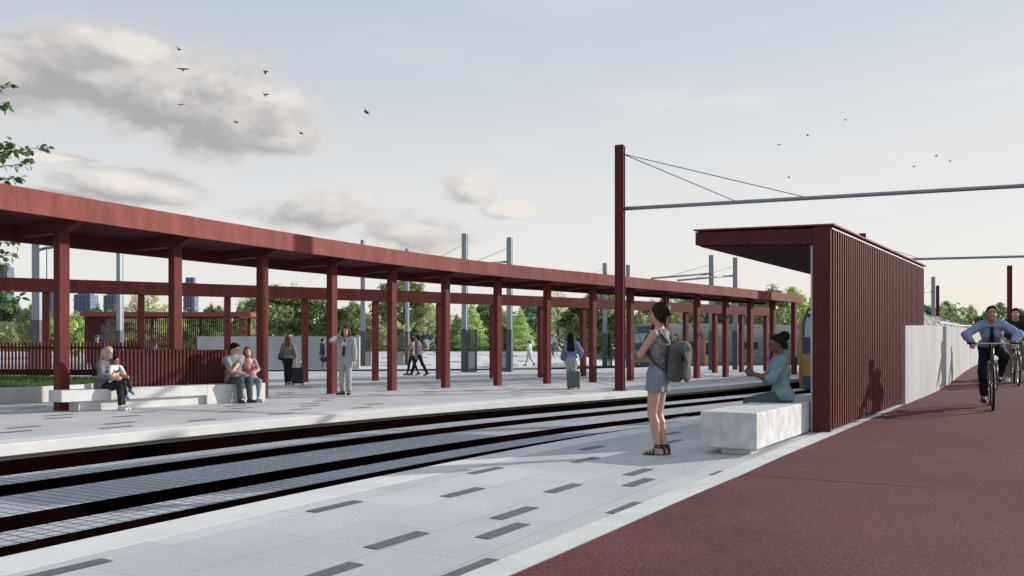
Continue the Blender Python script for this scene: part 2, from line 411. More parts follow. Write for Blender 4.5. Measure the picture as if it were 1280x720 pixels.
# dark granite strips laid into the near paving (measured spots), following the track direction
def strip(V, F, p, hd, L, W, z):
    u = Vector((math.sin(hd), math.cos(hd), 0)); n = Vector((-u.y, u.x, 0)); o = len(V)
    for a, b in ((-1, -1), (1, -1), (1, 1), (-1, 1)):
        q = p + u * (a * L / 2) + n * (b * W / 2); V.append((q.x, q.y, z))
    F.append((o, o + 1, o + 2, o + 3))
V = []; F = []
Z5 = lambda X, Y: (400 + X / 2.56, 480 + Y / 2.56)
Z4 = lambda X, Y: (X / 2.667, 500 + Y / 2.667)
spots = [Z5(250, 500), Z5(460, 347), Z5(532, 277), Z5(625, 413), Z5(588, 470), Z5(780, 334), Z5(870, 205), Z5(850, 243), Z5(1020, 282), Z5(1022, 315), Z5(983, 397),
         Z5(480, 595), Z5(50, 392), Z5(1103, 240), Z5(1130, 185), Z5(1125, 158), Z4(210, 568), (893, 563), (901, 571), (905, 590), (470, 745), (600, 775), (760, 497), (850, 522), (405, 718)]
for x, y in spots:
    p = at(x, y); hd = min(R(40), R(31.0) + max(0, p.y - 6) * .012); strip(V, F, p, hd, .52, .115, .0045)
obj('paving_inlay', from_pydata('paving_inlay', V, F), M['inlay'], kind='structure')

# track corridor: setts with dark rail channels
def corridor():
    S = srange(-24, 100, .5)
    P = [tram(s, 0) for s in S]
    bed = MB(); ZB = -.20
    V = []; F = []; uv = []
    def sheet(o0, o1, z, V, F, uv, k=3):
        b = len(V)
        for s in S:
            for j in range(k + 1):
                o = o0 + (o1 - o0) * j / k; p = tram(s, o, z); V.append(p); uv.append((s, o))
        m = k + 1
        for i in range(len(S) - 1):
            for j in range(k): F.append((b + i * m + j, b + (i + 1) * m + j, b + (i + 1) * m + j + 1, b + i * m + j + 1))
    strips = [(-1.66, -1.18), (-.60, .40), (1.08, 1.72)]
    for o0, o1 in strips: sheet(o0, o1, ZB, V, F, uv)
    obj('track_bed', from_pydata('track_bed', V, F, False, uv), M['sett'], kind='structure')
    V = []; F = []; uv = []
    sheet(NEAR - .1, FAR + .6, -.62, V, F, uv)
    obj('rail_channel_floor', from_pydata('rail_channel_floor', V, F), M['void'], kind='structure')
    mb = MB()
    for o0, o1 in strips:                            # the channels' side faces
        for o, sg in ((o0, 1), (o1, -1)):
            sweep(mb, P, lambda i: [(o + sg * .002, ZB - .004), (o + sg * .05, ZB - .004), (o + sg * .05, -.62), (o + sg * .002, -.62)], caps=False)
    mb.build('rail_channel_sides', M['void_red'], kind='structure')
    mb = MB()                                        # ledge and recessed wall below the far platform's overhanging edge
    sweep(mb, P, lambda i: [(FAR + .12, -.215), (FAR + .12, -.152), (FAR + .6, -.152), (FAR + .6, -.215)], caps=False)
    mb.build('far_platform_base', M['conc'], kind='structure')
    mb = MB(); sweep(mb, P, lambda i: [(FAR + .10, -.64), (FAR + .10, -.219), (FAR + .6, -.219), (FAR + .6, -.64)], caps=False)
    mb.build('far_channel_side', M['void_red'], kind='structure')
corridor()

BACK = [Vector((x, y, 0)) for x, y in [(-48, 43), (-30, 44.2), (-14.5, 45.6), (-6, 46.8), (0, 49), (4, 51.6), (8, 55.4), (12.3, 60.2), (18, 63.3), (30, 68.6), (60, 82)]]
BACK = [Vector((p.x, p.y, 0)) for p in catmull(BACK, 6)]
def far_platform():
    S = srange(-24, 58, .5); front = [tram(s, FAR) for s in S]
    n = len(front); m = 13; V = []; F = []; uv = []
    # rows from the front edge to the matching point on the back edge
    L = [0]
    for i in range(1, len(BACK)): L.append(L[-1] + (BACK[i] - BACK[i - 1]).length)
    def bp(t):
        d = t * L[-1] * .86
        for i in range(1, len(BACK)):
            if L[i] >= d: return BACK[i - 1].lerp(BACK[i], (d - L[i - 1]) / (L[i] - L[i - 1]))
        return BACK[-1]
    ca, sa = math.cos(R(36)), math.sin(R(36))
    for i, p in enumerate(front):
        q = bp(i / (n - 1))
        for k in range(m):
            r_ = p.lerp(q, (k / (m - 1)) ** 1.5); V.append((r_.x, r_.y, 0)); uv.append((r_.x * sa + r_.y * ca, -r_.x * ca + r_.y * sa))
    for i in range(n - 1):
        for k in range(m - 1): F.append((i * m + k, i * m + k + 1, (i + 1) * m + k + 1, (i + 1) * m + k))
    obj('far_platform', from_pydata('far_platform', V, F, False, uv), M['pav'], kind='structure')
    mb = MB(); sweep(mb, front, lambda i: [(0, -.15), (-.01, -.14), (-.01, -.006), (.004, .005), (.55, .005), (.55, -.15)])
    mb.build('far_kerb', M['kerb'], kind='structure')
    # dark inlay strips, staggered in courses
    V = []; F = []
    for k in range(17):
        o = FAR + .95 + k * .62
        for s in srange(-20, 34, 1.75):
            if random.random() < .42: continue
            p = tram(s + (k % 3) * .6 + random.uniform(-.25, .25), o)
            if p.y > 42: continue
            strip(V, F, p, R(heading(s)), .52, .115, .0045)
    obj('far_paving_inlay', from_pydata('far_paving_inlay', V, F), M['inlay'], kind='structure')
far_platform()

# second track behind the far platform and the white plaza that rises behind it
def back_track():
    mb = MB(); sweep(mb, BACK, lambda i: [(-.30, -.5), (-.30, .005), (.03, .005), (.03, -.5)]); mb.build('back_kerb', M['kerb'], kind='structure')
    V = []; F = []
    for i, p in enumerate(BACK):
        n = nrm(BACK, i)
        for o in (.03, 4.7): q = p + n * o; V.append((q.x, q.y, -.32))
    for i in range(len(BACK) - 1): F.append((2 * i, 2 * i + 2, 2 * i + 3, 2 * i + 1))
    obj('back_track_bed', from_pydata('back_track_bed', V, F), M['void_red'], kind='structure')
    mb = MB(); sweep(mb, BACK, lambda i: [(4.6, -.5), (4.6, -.002), (4.98, -.002), (4.98, -.5)]); mb.build('plaza_kerb', M['sleeve'], kind='structure')  # charcoal face: the shade in the track recess is painted onto this kerb
back_track()
_bx = [p.x for p in BACK]; _by = [p.y for p in BACK]
def plaza_z(x, y):
    return 1.02 * sstep((y - float(np.interp(x, _bx, _by)) - 5.8) / 16.0) * (1 - sstep((x - 4.5) / 4.5)) + .002
def plaza():
    V = []; F = []; uv = []; W = [0, .5, 1, 2, 3, 4, 5, 6, 7, 8, 9, 10, 11, 12, 13, 14, 15, 16, 17, 18, 20, 23, 30, 42]; m = len(W)
    for i, p in enumerate(BACK):
        n = nrm(BACK, i); 
        n = (n + Vector((0, 1.2, 0))).normalized()
        for w in W: q = p + nrm(BACK, i) * 4.62 + n * w; V.append((q.x, q.y, plaza_z(q.x, q.y))); uv.append((q.x, q.y))
    for i in range(len(BACK) - 1):
        for k in range(m - 1): F.append((i * m + k, (i + 1) * m + k, (i + 1) * m + k + 1, i * m + k + 1))
    obj('plaza', from_pydata('plaza', V, F, True, uv), M['pav2'], kind='structure')
    V2 = []; F2 = []
    r2 = random.Random(3)
    for _ in range(42):
        x = r2.uniform(-14, 5); y = r2.uniform(55, 66); 
        z0 = plaza_z(x, y - .12); z1 = plaza_z(x, y + .12); o = len(V2)
        V2 += [(x, y - .12, z0 + .02), (x + .8, y - .12, z0 + .02), (x + .8, y + .12, z1 + .02), (x, y + .12, z1 + .02)]; F2.append((o, o + 1, o + 2, o + 3))
    obj('plaza_inlay', from_pydata('plaza_inlay', V2, F2), M['inlay'], kind='structure')
plaza()

# ------------------------------------------------------------------ long curved canopy on the far platform
_t = [0, 2, 3, 4, 5, 6, 7, 8, 9, 11, 12, 13]
_x = [77, 328, 415, 490, 557, 622, 684, 741, 788, 871, 907, 937.5]
_d = [221, 174, 160, 147, 139, 130.5, 123.5, 118, 112, 103.5, 100, 96.5]
_pf = np.polyfit(_t, [FOC * 3.48 / d for d in _d], 3)
COLX = {0: 77, 1: 219, 2: 328, 3: 415, 4: 490, 5: 557, 6: 622, 7: 684, 8: 741, 9: 788, 10: 832, 11: 871, 12: 907, 13: 937.5, 14: 963, 15: 985}
def can_pt(t):
    if t < 0:
        a, b = can_pt(0), can_pt(1); return a + (a - b) * (-t)
    if t > 13.001:
        a, b = can_pt(12), can_pt(13); return b + (b - a) * (t - 13)
    Y = float(np.polyval(_pf, t)); i = int(t); x = COLX[i] if t == i else COLX[i] + (COLX[i + 1] - COLX[i]) * (t - i)
    return Vector(((x - 640) / FOC * Y, Y, 0))
_key = [can_pt(t) for t in range(-3, 16)]
_cp = catmull(_key, 6)                               # smooth centre line, 6 samples a bay, index 18 = column 0
_cp = [Vector((p.x, p.y, 0)) for p in _cp]
def canopy():
    T = thing('curved_canopy', 'long curving dark red platform canopy on a row of square posts', 'canopy', tuple(can_pt(0)))
    off = -Vector(can_pt(0))
    P = [p + off for p in _cp]; tt = lambda i: i / 6 - 3
    top = lambda i: 4.12 - .022 * tt(i); sof = lambda i: 3.72 - .016 * tt(i)
    fo = lambda i: -.80 + .02 * max(0, tt(i))
    for a in range(3, len(P) - 1, 6):                # the fascia is made of one panel a bay with hairline gaps
        b = min(a + 6, len(P) - 1); Q = [P[a].lerp(P[a + 1], .004)] + P[a + 1:b] + [P[b].lerp(P[b - 1], .004)]; mb = MB(); rings = []
        for j, p in enumerate(Q):
            i = a + j; n = nrm(P, min(i, len(P) - 1)); rings.append([(p.x + n.x * o, p.y + n.y * o, z) for o, z in ((fo(i), sof(i) - .05), (fo(i), top(i)), (fo(i) + .07, top(i)), (fo(i) + .07, sof(i) - .05))])
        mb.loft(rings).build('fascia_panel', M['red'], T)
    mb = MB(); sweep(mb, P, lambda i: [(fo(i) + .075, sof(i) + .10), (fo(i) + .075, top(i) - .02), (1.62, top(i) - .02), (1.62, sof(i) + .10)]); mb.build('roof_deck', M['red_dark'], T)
    mb = MB()
    for k in range(9):
        a = .02 + k * .255; sweep(mb, P, lambda i: [(fo(i) + .09 + a, sof(i) + .02), (fo(i) + .09 + a, sof(i) + .095), (fo(i) + .09 + a + .17, sof(i) + .095), (fo(i) + .09 + a + .17, sof(i) + .02)])
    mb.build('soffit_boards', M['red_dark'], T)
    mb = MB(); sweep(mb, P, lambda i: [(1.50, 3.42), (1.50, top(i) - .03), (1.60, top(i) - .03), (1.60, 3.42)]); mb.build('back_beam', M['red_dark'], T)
    cm = MB().bbox((-.105, -.105, 0), (.105, .105, 3.50), .008).mesh('column')
    
    for t in range(-2, 16):
        i = (t + 3) * 6; p = P[i]; n = nrm(P, i); rz = math.atan2(n.y, n.x) - math.pi / 2
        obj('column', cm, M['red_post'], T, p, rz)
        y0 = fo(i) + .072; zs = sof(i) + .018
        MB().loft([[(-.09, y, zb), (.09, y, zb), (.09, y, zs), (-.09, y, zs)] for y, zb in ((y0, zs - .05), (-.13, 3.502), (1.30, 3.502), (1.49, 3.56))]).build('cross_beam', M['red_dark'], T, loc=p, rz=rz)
canopy()

def rear_canopy():
    px = [-140, 0, 110, 320, 469, 729, 760, 970]; py = [342.5, 347, 350, 357, 363, 372.3, 373.8, 386]
    K = []
    for x in range(-140, 985, 10):
        y = float(np.interp(x, px, py)); 
        K.append((x, FOC * 2.30 / (HOR - y)))
    xs = np.array([k[0] for k in K]); f = np.polyfit(xs, [1 / k[1] for k in K], 3)
    def pt(x): Y = 1 / float(np.polyval(f, x)); return Vector(((x - 640) / FOC * Y, Y, 0))
    T = thing('rear_canopy', 'lower dark red post and beam canopy behind the long curved one', 'canopy', tuple(pt(57)))
    o = -pt(57); P = [pt(x) + o for x in range(-140, 973, 16)]
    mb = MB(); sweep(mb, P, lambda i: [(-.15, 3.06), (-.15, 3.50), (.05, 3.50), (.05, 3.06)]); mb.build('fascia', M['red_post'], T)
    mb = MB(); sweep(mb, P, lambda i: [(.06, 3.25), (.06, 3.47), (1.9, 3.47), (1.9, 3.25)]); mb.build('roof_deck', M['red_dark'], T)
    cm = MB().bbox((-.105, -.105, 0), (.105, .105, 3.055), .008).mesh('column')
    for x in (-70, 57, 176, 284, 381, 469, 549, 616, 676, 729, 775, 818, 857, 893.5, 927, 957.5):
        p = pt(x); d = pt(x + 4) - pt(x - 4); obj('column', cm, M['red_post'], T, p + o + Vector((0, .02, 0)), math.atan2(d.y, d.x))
rear_canopy()

# ------------------------------------------------------------------ slatted shelter on the near side
SH_HD = 35.5; SH0 = Vector((4.19, 11.16, 0))
def local(p0, hd): return Matrix.Translation(p0) @ Matrix.Rotation(-R(hd), 4, 'Z')      # local +y runs along, +x to the right
def shelter():
    T = thing('slatted_shelter', 'dark red slatted waiting shelter with cantilever roof beside the path', 'shelter', SH0, -R(SH_HD))
    L = 6.75; yz = lambda y: zr(SH0.y + y * math.cos(R(SH_HD)))
    # wall panel, base follows the ramp
    mb = MB(); rings = []
    for k in range(11):
        y = L * k / 10; z0 = yz(y) - .1; rings.append([(-.15, y, z0), (-.02, y, z0), (-.02, y, 2.60), (-.15, y, 2.60)])
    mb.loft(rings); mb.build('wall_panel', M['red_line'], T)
    mb = MB().bbox((-.185, -.035, -.02), (.05, .012, 2.84), .004); mb.build('end_frame', M['red_dark'], T)
    # roof tilts up a little towards the track
    def roof(x0, x1, za0, za1, zb0, zb1, y0, y1):
        return MB().loft([[(x0, y, zb0), (x1, y, zb1), (x1, y, za1), (x0, y, za0)] for y in (y0, y1)])
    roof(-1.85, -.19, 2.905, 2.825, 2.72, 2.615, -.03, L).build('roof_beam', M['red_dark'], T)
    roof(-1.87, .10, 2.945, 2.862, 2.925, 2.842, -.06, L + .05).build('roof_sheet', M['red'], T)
    roof(-.18, .03, 2.84, 2.838, 2.62, 2.61, .015, L).build('wall_head', M['red_dark'], T)
    mb = MB()
    for k in range(22):
        x = -1.80 + k * .073; zz = 2.72 - (x + 1.85) / 1.66 * .105
        mb.box((x, .02, zz - .022), (x + .05, L - .02, zz - .003))
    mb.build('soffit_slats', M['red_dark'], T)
    mb = MB()
    y = .07
    while y < L - .02:
        mb.box((-.018, y, yz(y) + .03), (.062, y + .032, 2.79)); y += .120
    sl = mb.build('slats', M['red_slat'], T)
    MB().box((-.022, -.01, 2.795), (.068, L + .02, 2.815)).build('head_rail', M['conc'], T)
    g = MB().box((-.215, .02, .05), (-.195, L - .05, 2.60)).build('glass_lining', M['cglass'], T)
    MB().box((-.222, .012, .05), (-.19, .020, 2.60)).build('glass_edge', M['conc'], T)
    MB().bbox((-.36, L - .12, 0), (-.24, L, 2.60), .006).build('post', M['red_dark'], T)
shelter()

def near_bench():
    p = Vector((2.68, 9.20, 0)); T = thing('concrete_bench', 'pale concrete block bench on the near platform running into the slatted shelter', 'bench', p, -R(32.2))
    MB().bbox((-.64, 0, .10), (0, 4.3, .50), .012).build('seat_block', M['conc_mot'], T)
    MB().bbox((-.44, .12, 0), (-.10, 4.2, .098), .005).build('plinth', M['conc'], T)
near_bench()

def left_bench():
    p = Vector((-8.53, 15.9, 0)); hd = 35.7; T = thing('concrete_bench', 'long concrete bench beyond the tracks with a low red slatted back', 'bench', p, -R(hd))
    # local x right (towards the track); body lies to the left, x from -.5 to 0
    mb = MB().bbox((-.5, 0, .20), (0, 3.14, .42), .008); mb.bbox((-.5, 3.142, .0), (0, 4.70, .42), .008); mb.build('seat_block', M['conc'], T)
    MB().bbox((-.48, .38, 0), (-.10, 3.14, .198), .004).build('plinth', M['conc'], T)
    mb = MB(); y = 1.42
    while y < 4.02: mb.box((-.60, y, .30), (-.53, y + .045, 1.2)); y += .088
    b = mb.build('backrest', M['red_dark'], T)
    mb = MB().box((-.64, 1.42, .42), (-.602, 4.04, .48)); mb.box((-.64, 1.42, 1.08), (-.602, 4.04, 1.14)); mb.build('rail', M['red_line'], b)
left_bench()

# planter with grass and its low walls at the far left
PLN = [(-19, 15.2), (-14, 16.9), (-11.35, 18.35), (-10.55, 19.6), (-10.35, 21.2), (-10.6, 23.4), (-19, 24.6)]
def planter():
    T = thing('planter', 'white walled raised planter of grass at the far left', 'planter', (-12, 20, 0))
    o = Vector((-12, 20, 0)); P = [Vector((x, y, 0)) - o for x, y in PLN]; P = [Vector((p.x, p.y, 0)) for p in catmull(P, 5)]
    mb = MB(); sweep(mb, P, lambda i: [(0, 0), (0, .36), (.14, .36), (.14, 0)]); mb.build('rim_wall', M['wall_white'], T)
    C = Vector((-3.2, .3, .52)); V = [(p + nrm(P, i) * .13 + Vector((0, 0, .33))) for i, p in enumerate(P)] + [C]
    obj('soil', from_pydata('soil', V, [(i, i + 1, len(P)) for i in range(len(P) - 1)]), M['soil'], T)
    # blades
    r2 = random.Random(5); VV = []; FF = []
    import mathutils
    poly = [(p.x, p.y) for p in P]
    def inside(x, y):
        c = False; j = len(poly) - 1
        for i in range(len(poly)):
            if (poly[i][1] > y) != (poly[j][1] > y) and x < (poly[j][0] - poly[i][0]) * (y - poly[i][1]) / (poly[j][1] - poly[i][1]) + poly[i][0]: c = not c
            j = i
        return c
    k = 0
    while k < 9000:
        x = r2.uniform(-5.0, 1.7); y = r2.uniform(-4, 4.2)
        if not inside(x, y): continue
        k += 1; dC = math.hypot(x - C.x, y - C.y); z = .34 + .18 * max(0, 1 - dC / 4.5); h = r2.uniform(.06, .17); a = r2.uniform(0, 6.28); w = .012
        lx, ly = r2.gauss(0, .04), r2.gauss(0, .04); n = len(VV)
        VV += [(x - w * math.cos(a), y - w * math.sin(a), z), (x + w * math.cos(a), y + w * math.sin(a), z), (x + lx, y + ly, z + h)]; FF.append((n, n + 1, n + 2))
    g = obj('grass', from_pydata('grass', VV, FF), M['grass'], T); g['kind'] = 'stuff'
planter()

def left_fence():
    a = Vector((-16.2, 24.3, 0)); b = Vector((-11.1, 23.9, 0)); d = b - a; L = d.length; rz = math.atan2(d.y, d.x)
    w = thing('low_wall', 'low grey wall under the open red picket fence at the left', 'wall', a, rz)
    MB().bbox((0, -.1, 0), (L + .6, .1, .44), .006).build('wall_body', M['conc'], w)
    T = thing('picket_fence', 'open dark red picket fence on the low grey wall at the left', 'fence', a + Vector((0, 0, .44)), rz)
    mb = MB(); x = .03
    while x < L + .5: mb.box((x, -.02, .02), (x + .04, .03, .97)); x += .105
    mb.build('pickets', M['red_dark'], T)
    MB().box((0, .032, .02), (L + .55, .06, .20)).build('kick_rail', M['red_line'], T)
    MB().box((0, .032, .80), (L + .55, .055, .85)).build('top_rail', M['red_line'], T)
left_fence()

def lattice():
    x0, x1, Y = -28.3, -18.1, 55.6; T = thing('lattice_kiosk', 'flat roofed kiosk screened by thin red vertical slats', 'kiosk', (x0, Y, .3))
    L = x1 - x0
    mb = MB(); x = 0
    while x <= L: mb.box((x, 0, 0), (x + .038, .09, 3.0)); x += .133
    mb.build('front_slats', M['red_dark'], T)
    for x in (0, L):
        mb = MB(); y = .1
        while y <= 2.4: mb.box((x, y, 0), (x + .06, y + .04, 3.0)); y += .28
        mb.build('side_slats', M['red_dark'], T)
    MB().bbox((-.15, -.3, 3.08), (L + .9, 3.2, 3.38), .01).build('roof', M['red'], T)
    mb = MB().box((0, 0.10, 3.0), (L, .16, 3.08)); mb.box((0, .08, .0), (L, .12, .08)); mb.build('rail', M['red_line'], T)
    for x in (.05, L * .33, L * .66, L - .1): MB().bbox((x, 2.3, 0), (x + .14, 2.44, 3.07), .006).build('post', M['red_dark'], T)
lattice()

def back_wall():
    T = thing('concrete_wall', 'tall plain white concrete wall behind the second track', 'wall', (-19.6, 52.3, 0))
    MB().bbox((0, 0, -.05), (10.1, .3, 2.02), .01).build('wall_body', M['wall_white'], T)
    MB().box((-.06, .01, -.05), (-.003, .28, 2.0)).build('end_plate', M['sleeve'], T)
back_wall()

# white wall along the path
def path_wall():
    P = [p for p in PATH_L if p.y > 14.8]; i0 = PATH_L.index(P[0]); P = [PATH_L[i] - nrm(PATH_L, i) * .005 for i in range(i0, len(PATH_L))]
    o = Vector(P[0]); T = thing('path_wall', 'long white concrete wall along the red path beyond the shelter', 'wall', o)
    Q = [p - o for p in P]
    ztop = lambda i: zr(P[i].y) + 1.40 - .16 * sstep((P[i].y - 15) / 14)
    mb = MB(); sweep(mb, Q, lambda i: [(0, -.2), (0, ztop(i)), (.22, ztop(i)), (.22, -.2)]); mb.build('wall_body', M['wall_white'], T)
    H = thing('handrail', 'thin white handrail on top of the path wall', 'handrail', o)
    n = min(len(Q), 30); mb = MB(); mb.tube([Q[i] + nrm(Q, i) * .12 + Vector((0, 0, ztop(i) + .09)) for i in range(9, n)], .020, 6); mb.build('rail', M['kerb'], H)
    for i in range(9, n, 5): q = Q[i] + nrm(Q, i) * .12; MB().tube([q + Vector((0, 0, ztop(i))), q + Vector((0, 0, ztop(i) + .09))], .015, 6).build('bracket', M['kerb'], H)
path_wall()

# ------------------------------------------------------------------ towers on the skyline
def towers():
    for k, (x0, x1, yt, Y, lab) in enumerate([(-6, 9, 333, 520, 'blue glass tower at the left edge of the skyline'), (60, 67, 366, 500, 'slim blue tower just left of the first red post'),
            (92, 113, 368, 560, 'broad stepped blue tower above the kiosk roof'), (129, 147, 369, 540, 'square blue tower behind the grey mast above the kiosk'), (229, 243, 353, 480, 'pale banded blue tower seen behind the second red post'), (8, 14, 385, 600, 'low pale blue block beside the leftmost tower')]):
        a = atd(x0, yt, Y); b = atd(x1, yt, Y); w = b.x - a.x; h = a.z
        T = thing('tower_block', lab, 'tower', (a.x, Y, 0))
        MB().bbox((0, 0, 0), (w, w, h), .3).build('tower_shaft', M['tower'], T)
        z = 6
        while z < h - 4: MB().box((-.15, -.35, z), (w + .15, w + .35, z + .9)).build('floor_band', M['tower2'], T); z += 4.6
        for j in range(4): MB().box((w * (.1 + .23 * j), -.7, 0), (w * (.1 + .23 * j) + .5, -.4, h)).build('fin', M['tower2'], T)
        MB().bbox((w * .12, w * .2, h), (w * .88, w * .7, h + (3 if k in (2, 4) else 1.5)), .2).build('plant_room', M['tower'], T)
towers()

# ------------------------------------------------------------------ masts, booms, cables and glass screens
def mast(name, px, yt, Y, lab, w=.36, red=False, arm=None, z0=0.0, cat='mast', group=None):
    X = (px - 640) / FOC * Y; h = EYE + (HOR - yt) / FOC * Y - z0
    T = thing(name, lab, cat, (X, Y, z0), R(-20), group)
    m = M['red_dark'] if red else M['steel']; t = .018; hw = w / 2
    mb = MB()                                       # H section
    mb.bbox((-hw, -hw, 0), (hw, -hw + .05, h), .006); mb.bbox((-hw, hw - .05, 0), (hw, hw, h), .006); mb.box((-hw + .025, -hw + .052, 0), (hw - .025, hw - .052, h - .01))
    mb.build('shaft', m, T)
    if not red: MB().bbox((-hw - .02, -hw - .02, 0), (hw + .02, hw + .02, 2.3), .006).build('base_sleeve', M['sleeve'], T)
    else: MB().bbox((-hw - .05, -hw - .05, 0), (hw + .05, hw + .05, .03), .004).build('base_plate', m, T)
    return T, Vector((X, Y, z0)), h
def boom(T, base, p, q, stays, zs):
    """horizontal tube with two stay cables from the mast head"""
    inv = (Matrix.Translation(T.location) @ Matrix.Rotation(T.rotation_euler.z, 4, 'Z')).inverted()
    f = lambda v: inv @ Vector(v)
    MB().tube([f(p), f(q)], .055, 10).build('boom', M['steel'], T)
    for tt, z in zip(stays, zs):
        MB().tube([f((p[0], p[1], z)), f(Vector(p).lerp(Vector(q), tt))], .012, 5).build('stay_cable', M['cable'], T)

T, b, h = mast('catenary_mast', 775, 182, 24.6, 'tall dark red steel mast beside the tracks with a long boom', .26, True)
pA = atd(779, 261, 24.6); pB = atd(1300, 231, 21.0); dB = (pB - pA); pE = pA + dB * 1.08
boom(T, b, pA, pE, (.285, .45), (b.z + h - .25, b.z + h - .25))
e2, bb2, h2 = mast('catenary_mast', pE.x / pE.y * FOC + 640, 150, pE.y, 'red steel mast outside the right edge that carries the far end of the boom', .30, True, z0=zr(pE.y))
grey = [(50, 266, 31.5, 'thick grey steel mast behind the left end of the benches', .52, 0), (150, 284, 48, 'grey steel mast standing in front of the slatted kiosk', .38, 0), (453.5, 300, 55.5, 'grey mast between the suited man and the walking couple, smoked glass on its right', .30, .1),
        (509, 311, 56.5, 'grey mast directly behind the walking couple, its head peeking over the canopy', .30, .12), (581, 292, 45, 'tallest grey mast above the canopy, left of a pair', .36, 0), (637, 297, 45.5, 'tall grey mast above the canopy, right of a pair', .36, 0),
        (756, 329, 58.5, 'grey mast just left of the tall red one', .34, .05), (785, 331, 59, 'grey mast just right of the tall red one', .34, .05), (889, 319, 49.5, 'grey mast in front of the far train, left of a pair', .34, 0), (919, 322, 50, 'grey mast in front of the far train, right of a pair', .34, 0)]
for k, (px, yt, Y, lab, w, z0) in enumerate(grey):
    T, b, h = mast('catenary_mast', px, yt, Y, lab, w * .74, False, None, z0, group='grey catenary masts')
    if k in (4, 5, 8, 9, 6, 7):
        dy = {4: (324, 306, -60), 5: (327, 310, -70), 8: (342, 331, -75), 9: (344.5, 333, -72), 6: (345, 336, -40), 7: (346, 338, -40)}[k]
        p = atd(px - 2, dy[0], Y); q = atd(px + dy[2], dy[0] + 6, Y - 1.5)
        boom(T, b, p, q, (.75,), (atd(px, dy[1], Y).z,))
    if k == 0:
        boom(T, b, atd(53, 311, 31.5), atd(110, 302, 30.5), (.8,), (5.8,))
T, b, h = mast('catenary_mast', 1166.5, 346, 52, 'grey mast behind the path wall next to a red one', .20, False, None, 0.0, group='grey catenary masts')
p = atd(1164, 364, 52); boom(T, b, p, atd(1150, 365, 50), (.8,), (atd(0, 352, 52).z,))
mast('catenary_mast', 1172, 357, 55, 'short red mast right beside the grey one behind the path wall', .19, True)
mast('catenary_mast', 1262, 332, 33, 'dark red mast rising behind the cyclists', .16, True, z0=zr(33))
T, b, h = mast('catenary_mast', 1078, 292, 40, 'red mast hidden behind the slatted shelter carrying a second boom', .30, True)
pA = atd(1080, 325.5, 40); pB = atd(1300, 320, 36)
boom(T, b, pA, pB, (.35,), (atd(0, 302, 40).z,))

def glass_screen(px0, px1, yt, Y, lab, z0=0.0, post_right=False):
    X0 = (px0 - 640) / FOC * Y; X1 = (px1 - 640) / FOC * Y; h = EYE + (HOR - yt) / FOC * Y - z0
    T = thing('glass_screen', lab, 'glass screen', (X0, Y, z0)); w = X1 - X0
    MB().box((0, -.012, .05), (w, .012, h)).build('pane', M['dglass'], T)
    mb = MB().bbox((0, -.03, 0), (w, .03, .05), .004)
    if post_right: mb.bbox((w + .003, -.05, 0), (w + .12, .05, h + .02), .006)
    mb.build('frame', M['sleeve'], T)
glass_screen(33, 42, 406, 31.6, 'smoked glass screen left of the thick grey mast')
glass_screen(126, 145, 406, 48.2, 'smoked glass screen before the slatted kiosk')
glass_screen(457, 464, 411, 55.5, 'smoked glass screen right of the suited man', .1)
glass_screen(496, 505, 411, 56.4, 'smoked glass screen left of the walking couple', .12)
glass_screen(585, 593.5, 412, 45, 'smoked glass screen with a dark edge post beside the tallest grey mast', 0, True)
glass_screen(626.5, 633.5, 411, 45.5, 'smoked glass screen left of the right mast of the tall pair')
glass_screen(759.5, 763, 420, 58.5, 'smoked glass screen with a dark edge post left of the red mast', .05, True)

# ------------------------------------------------------------------ trains
M['t_grey'] = mat('brushed_train_steel', (.165, .165, .16), .7, spec=.12, metal=0, var=.10, vscale=.6, stretch=(1, 1, .15), fine=.05, fscale=20)
M['t_roof'] = mat('train_roof_grey', (.19, .19, .195), .75, spec=.1, var=.15, vscale=.8)
M['t_yel'] = mat('train_ochre_yellow', (.36, .215, .075), .5, var=.05, vscale=2)
M['t_navy'] = mat('train_navy', (.035, .05, .10), .35)
M['t_glass'] = mat('train_windscreen', (.30, .38, .47), .12, spec=.6)  # pale blue is a reflection on the glass, put into its base colour
M['t_dark'] = mat('train_dark_glass', (.03, .035, .04), .2)
M['t_line'] = mat('train_seam_dark', (.05, .05, .055), .6)
M['t_org'] = mat('train_orange_door', (.50, .24, .09), .5)
M['white'] = mat('white_paint', (.8, .8, .8), .5)
PROF = [(1.42, .10), (1.46, .35), (1.46, 1.95), (1.40, 2.35), (1.15, 2.72), (.75, 2.95), (.3, 3.03), (-.3, 3.03), (-.75, 2.95), (-1.15, 2.72), (-1.40, 2.35), (-1.46, 1.95), (-1.46, .35), (-1.42, .10)]
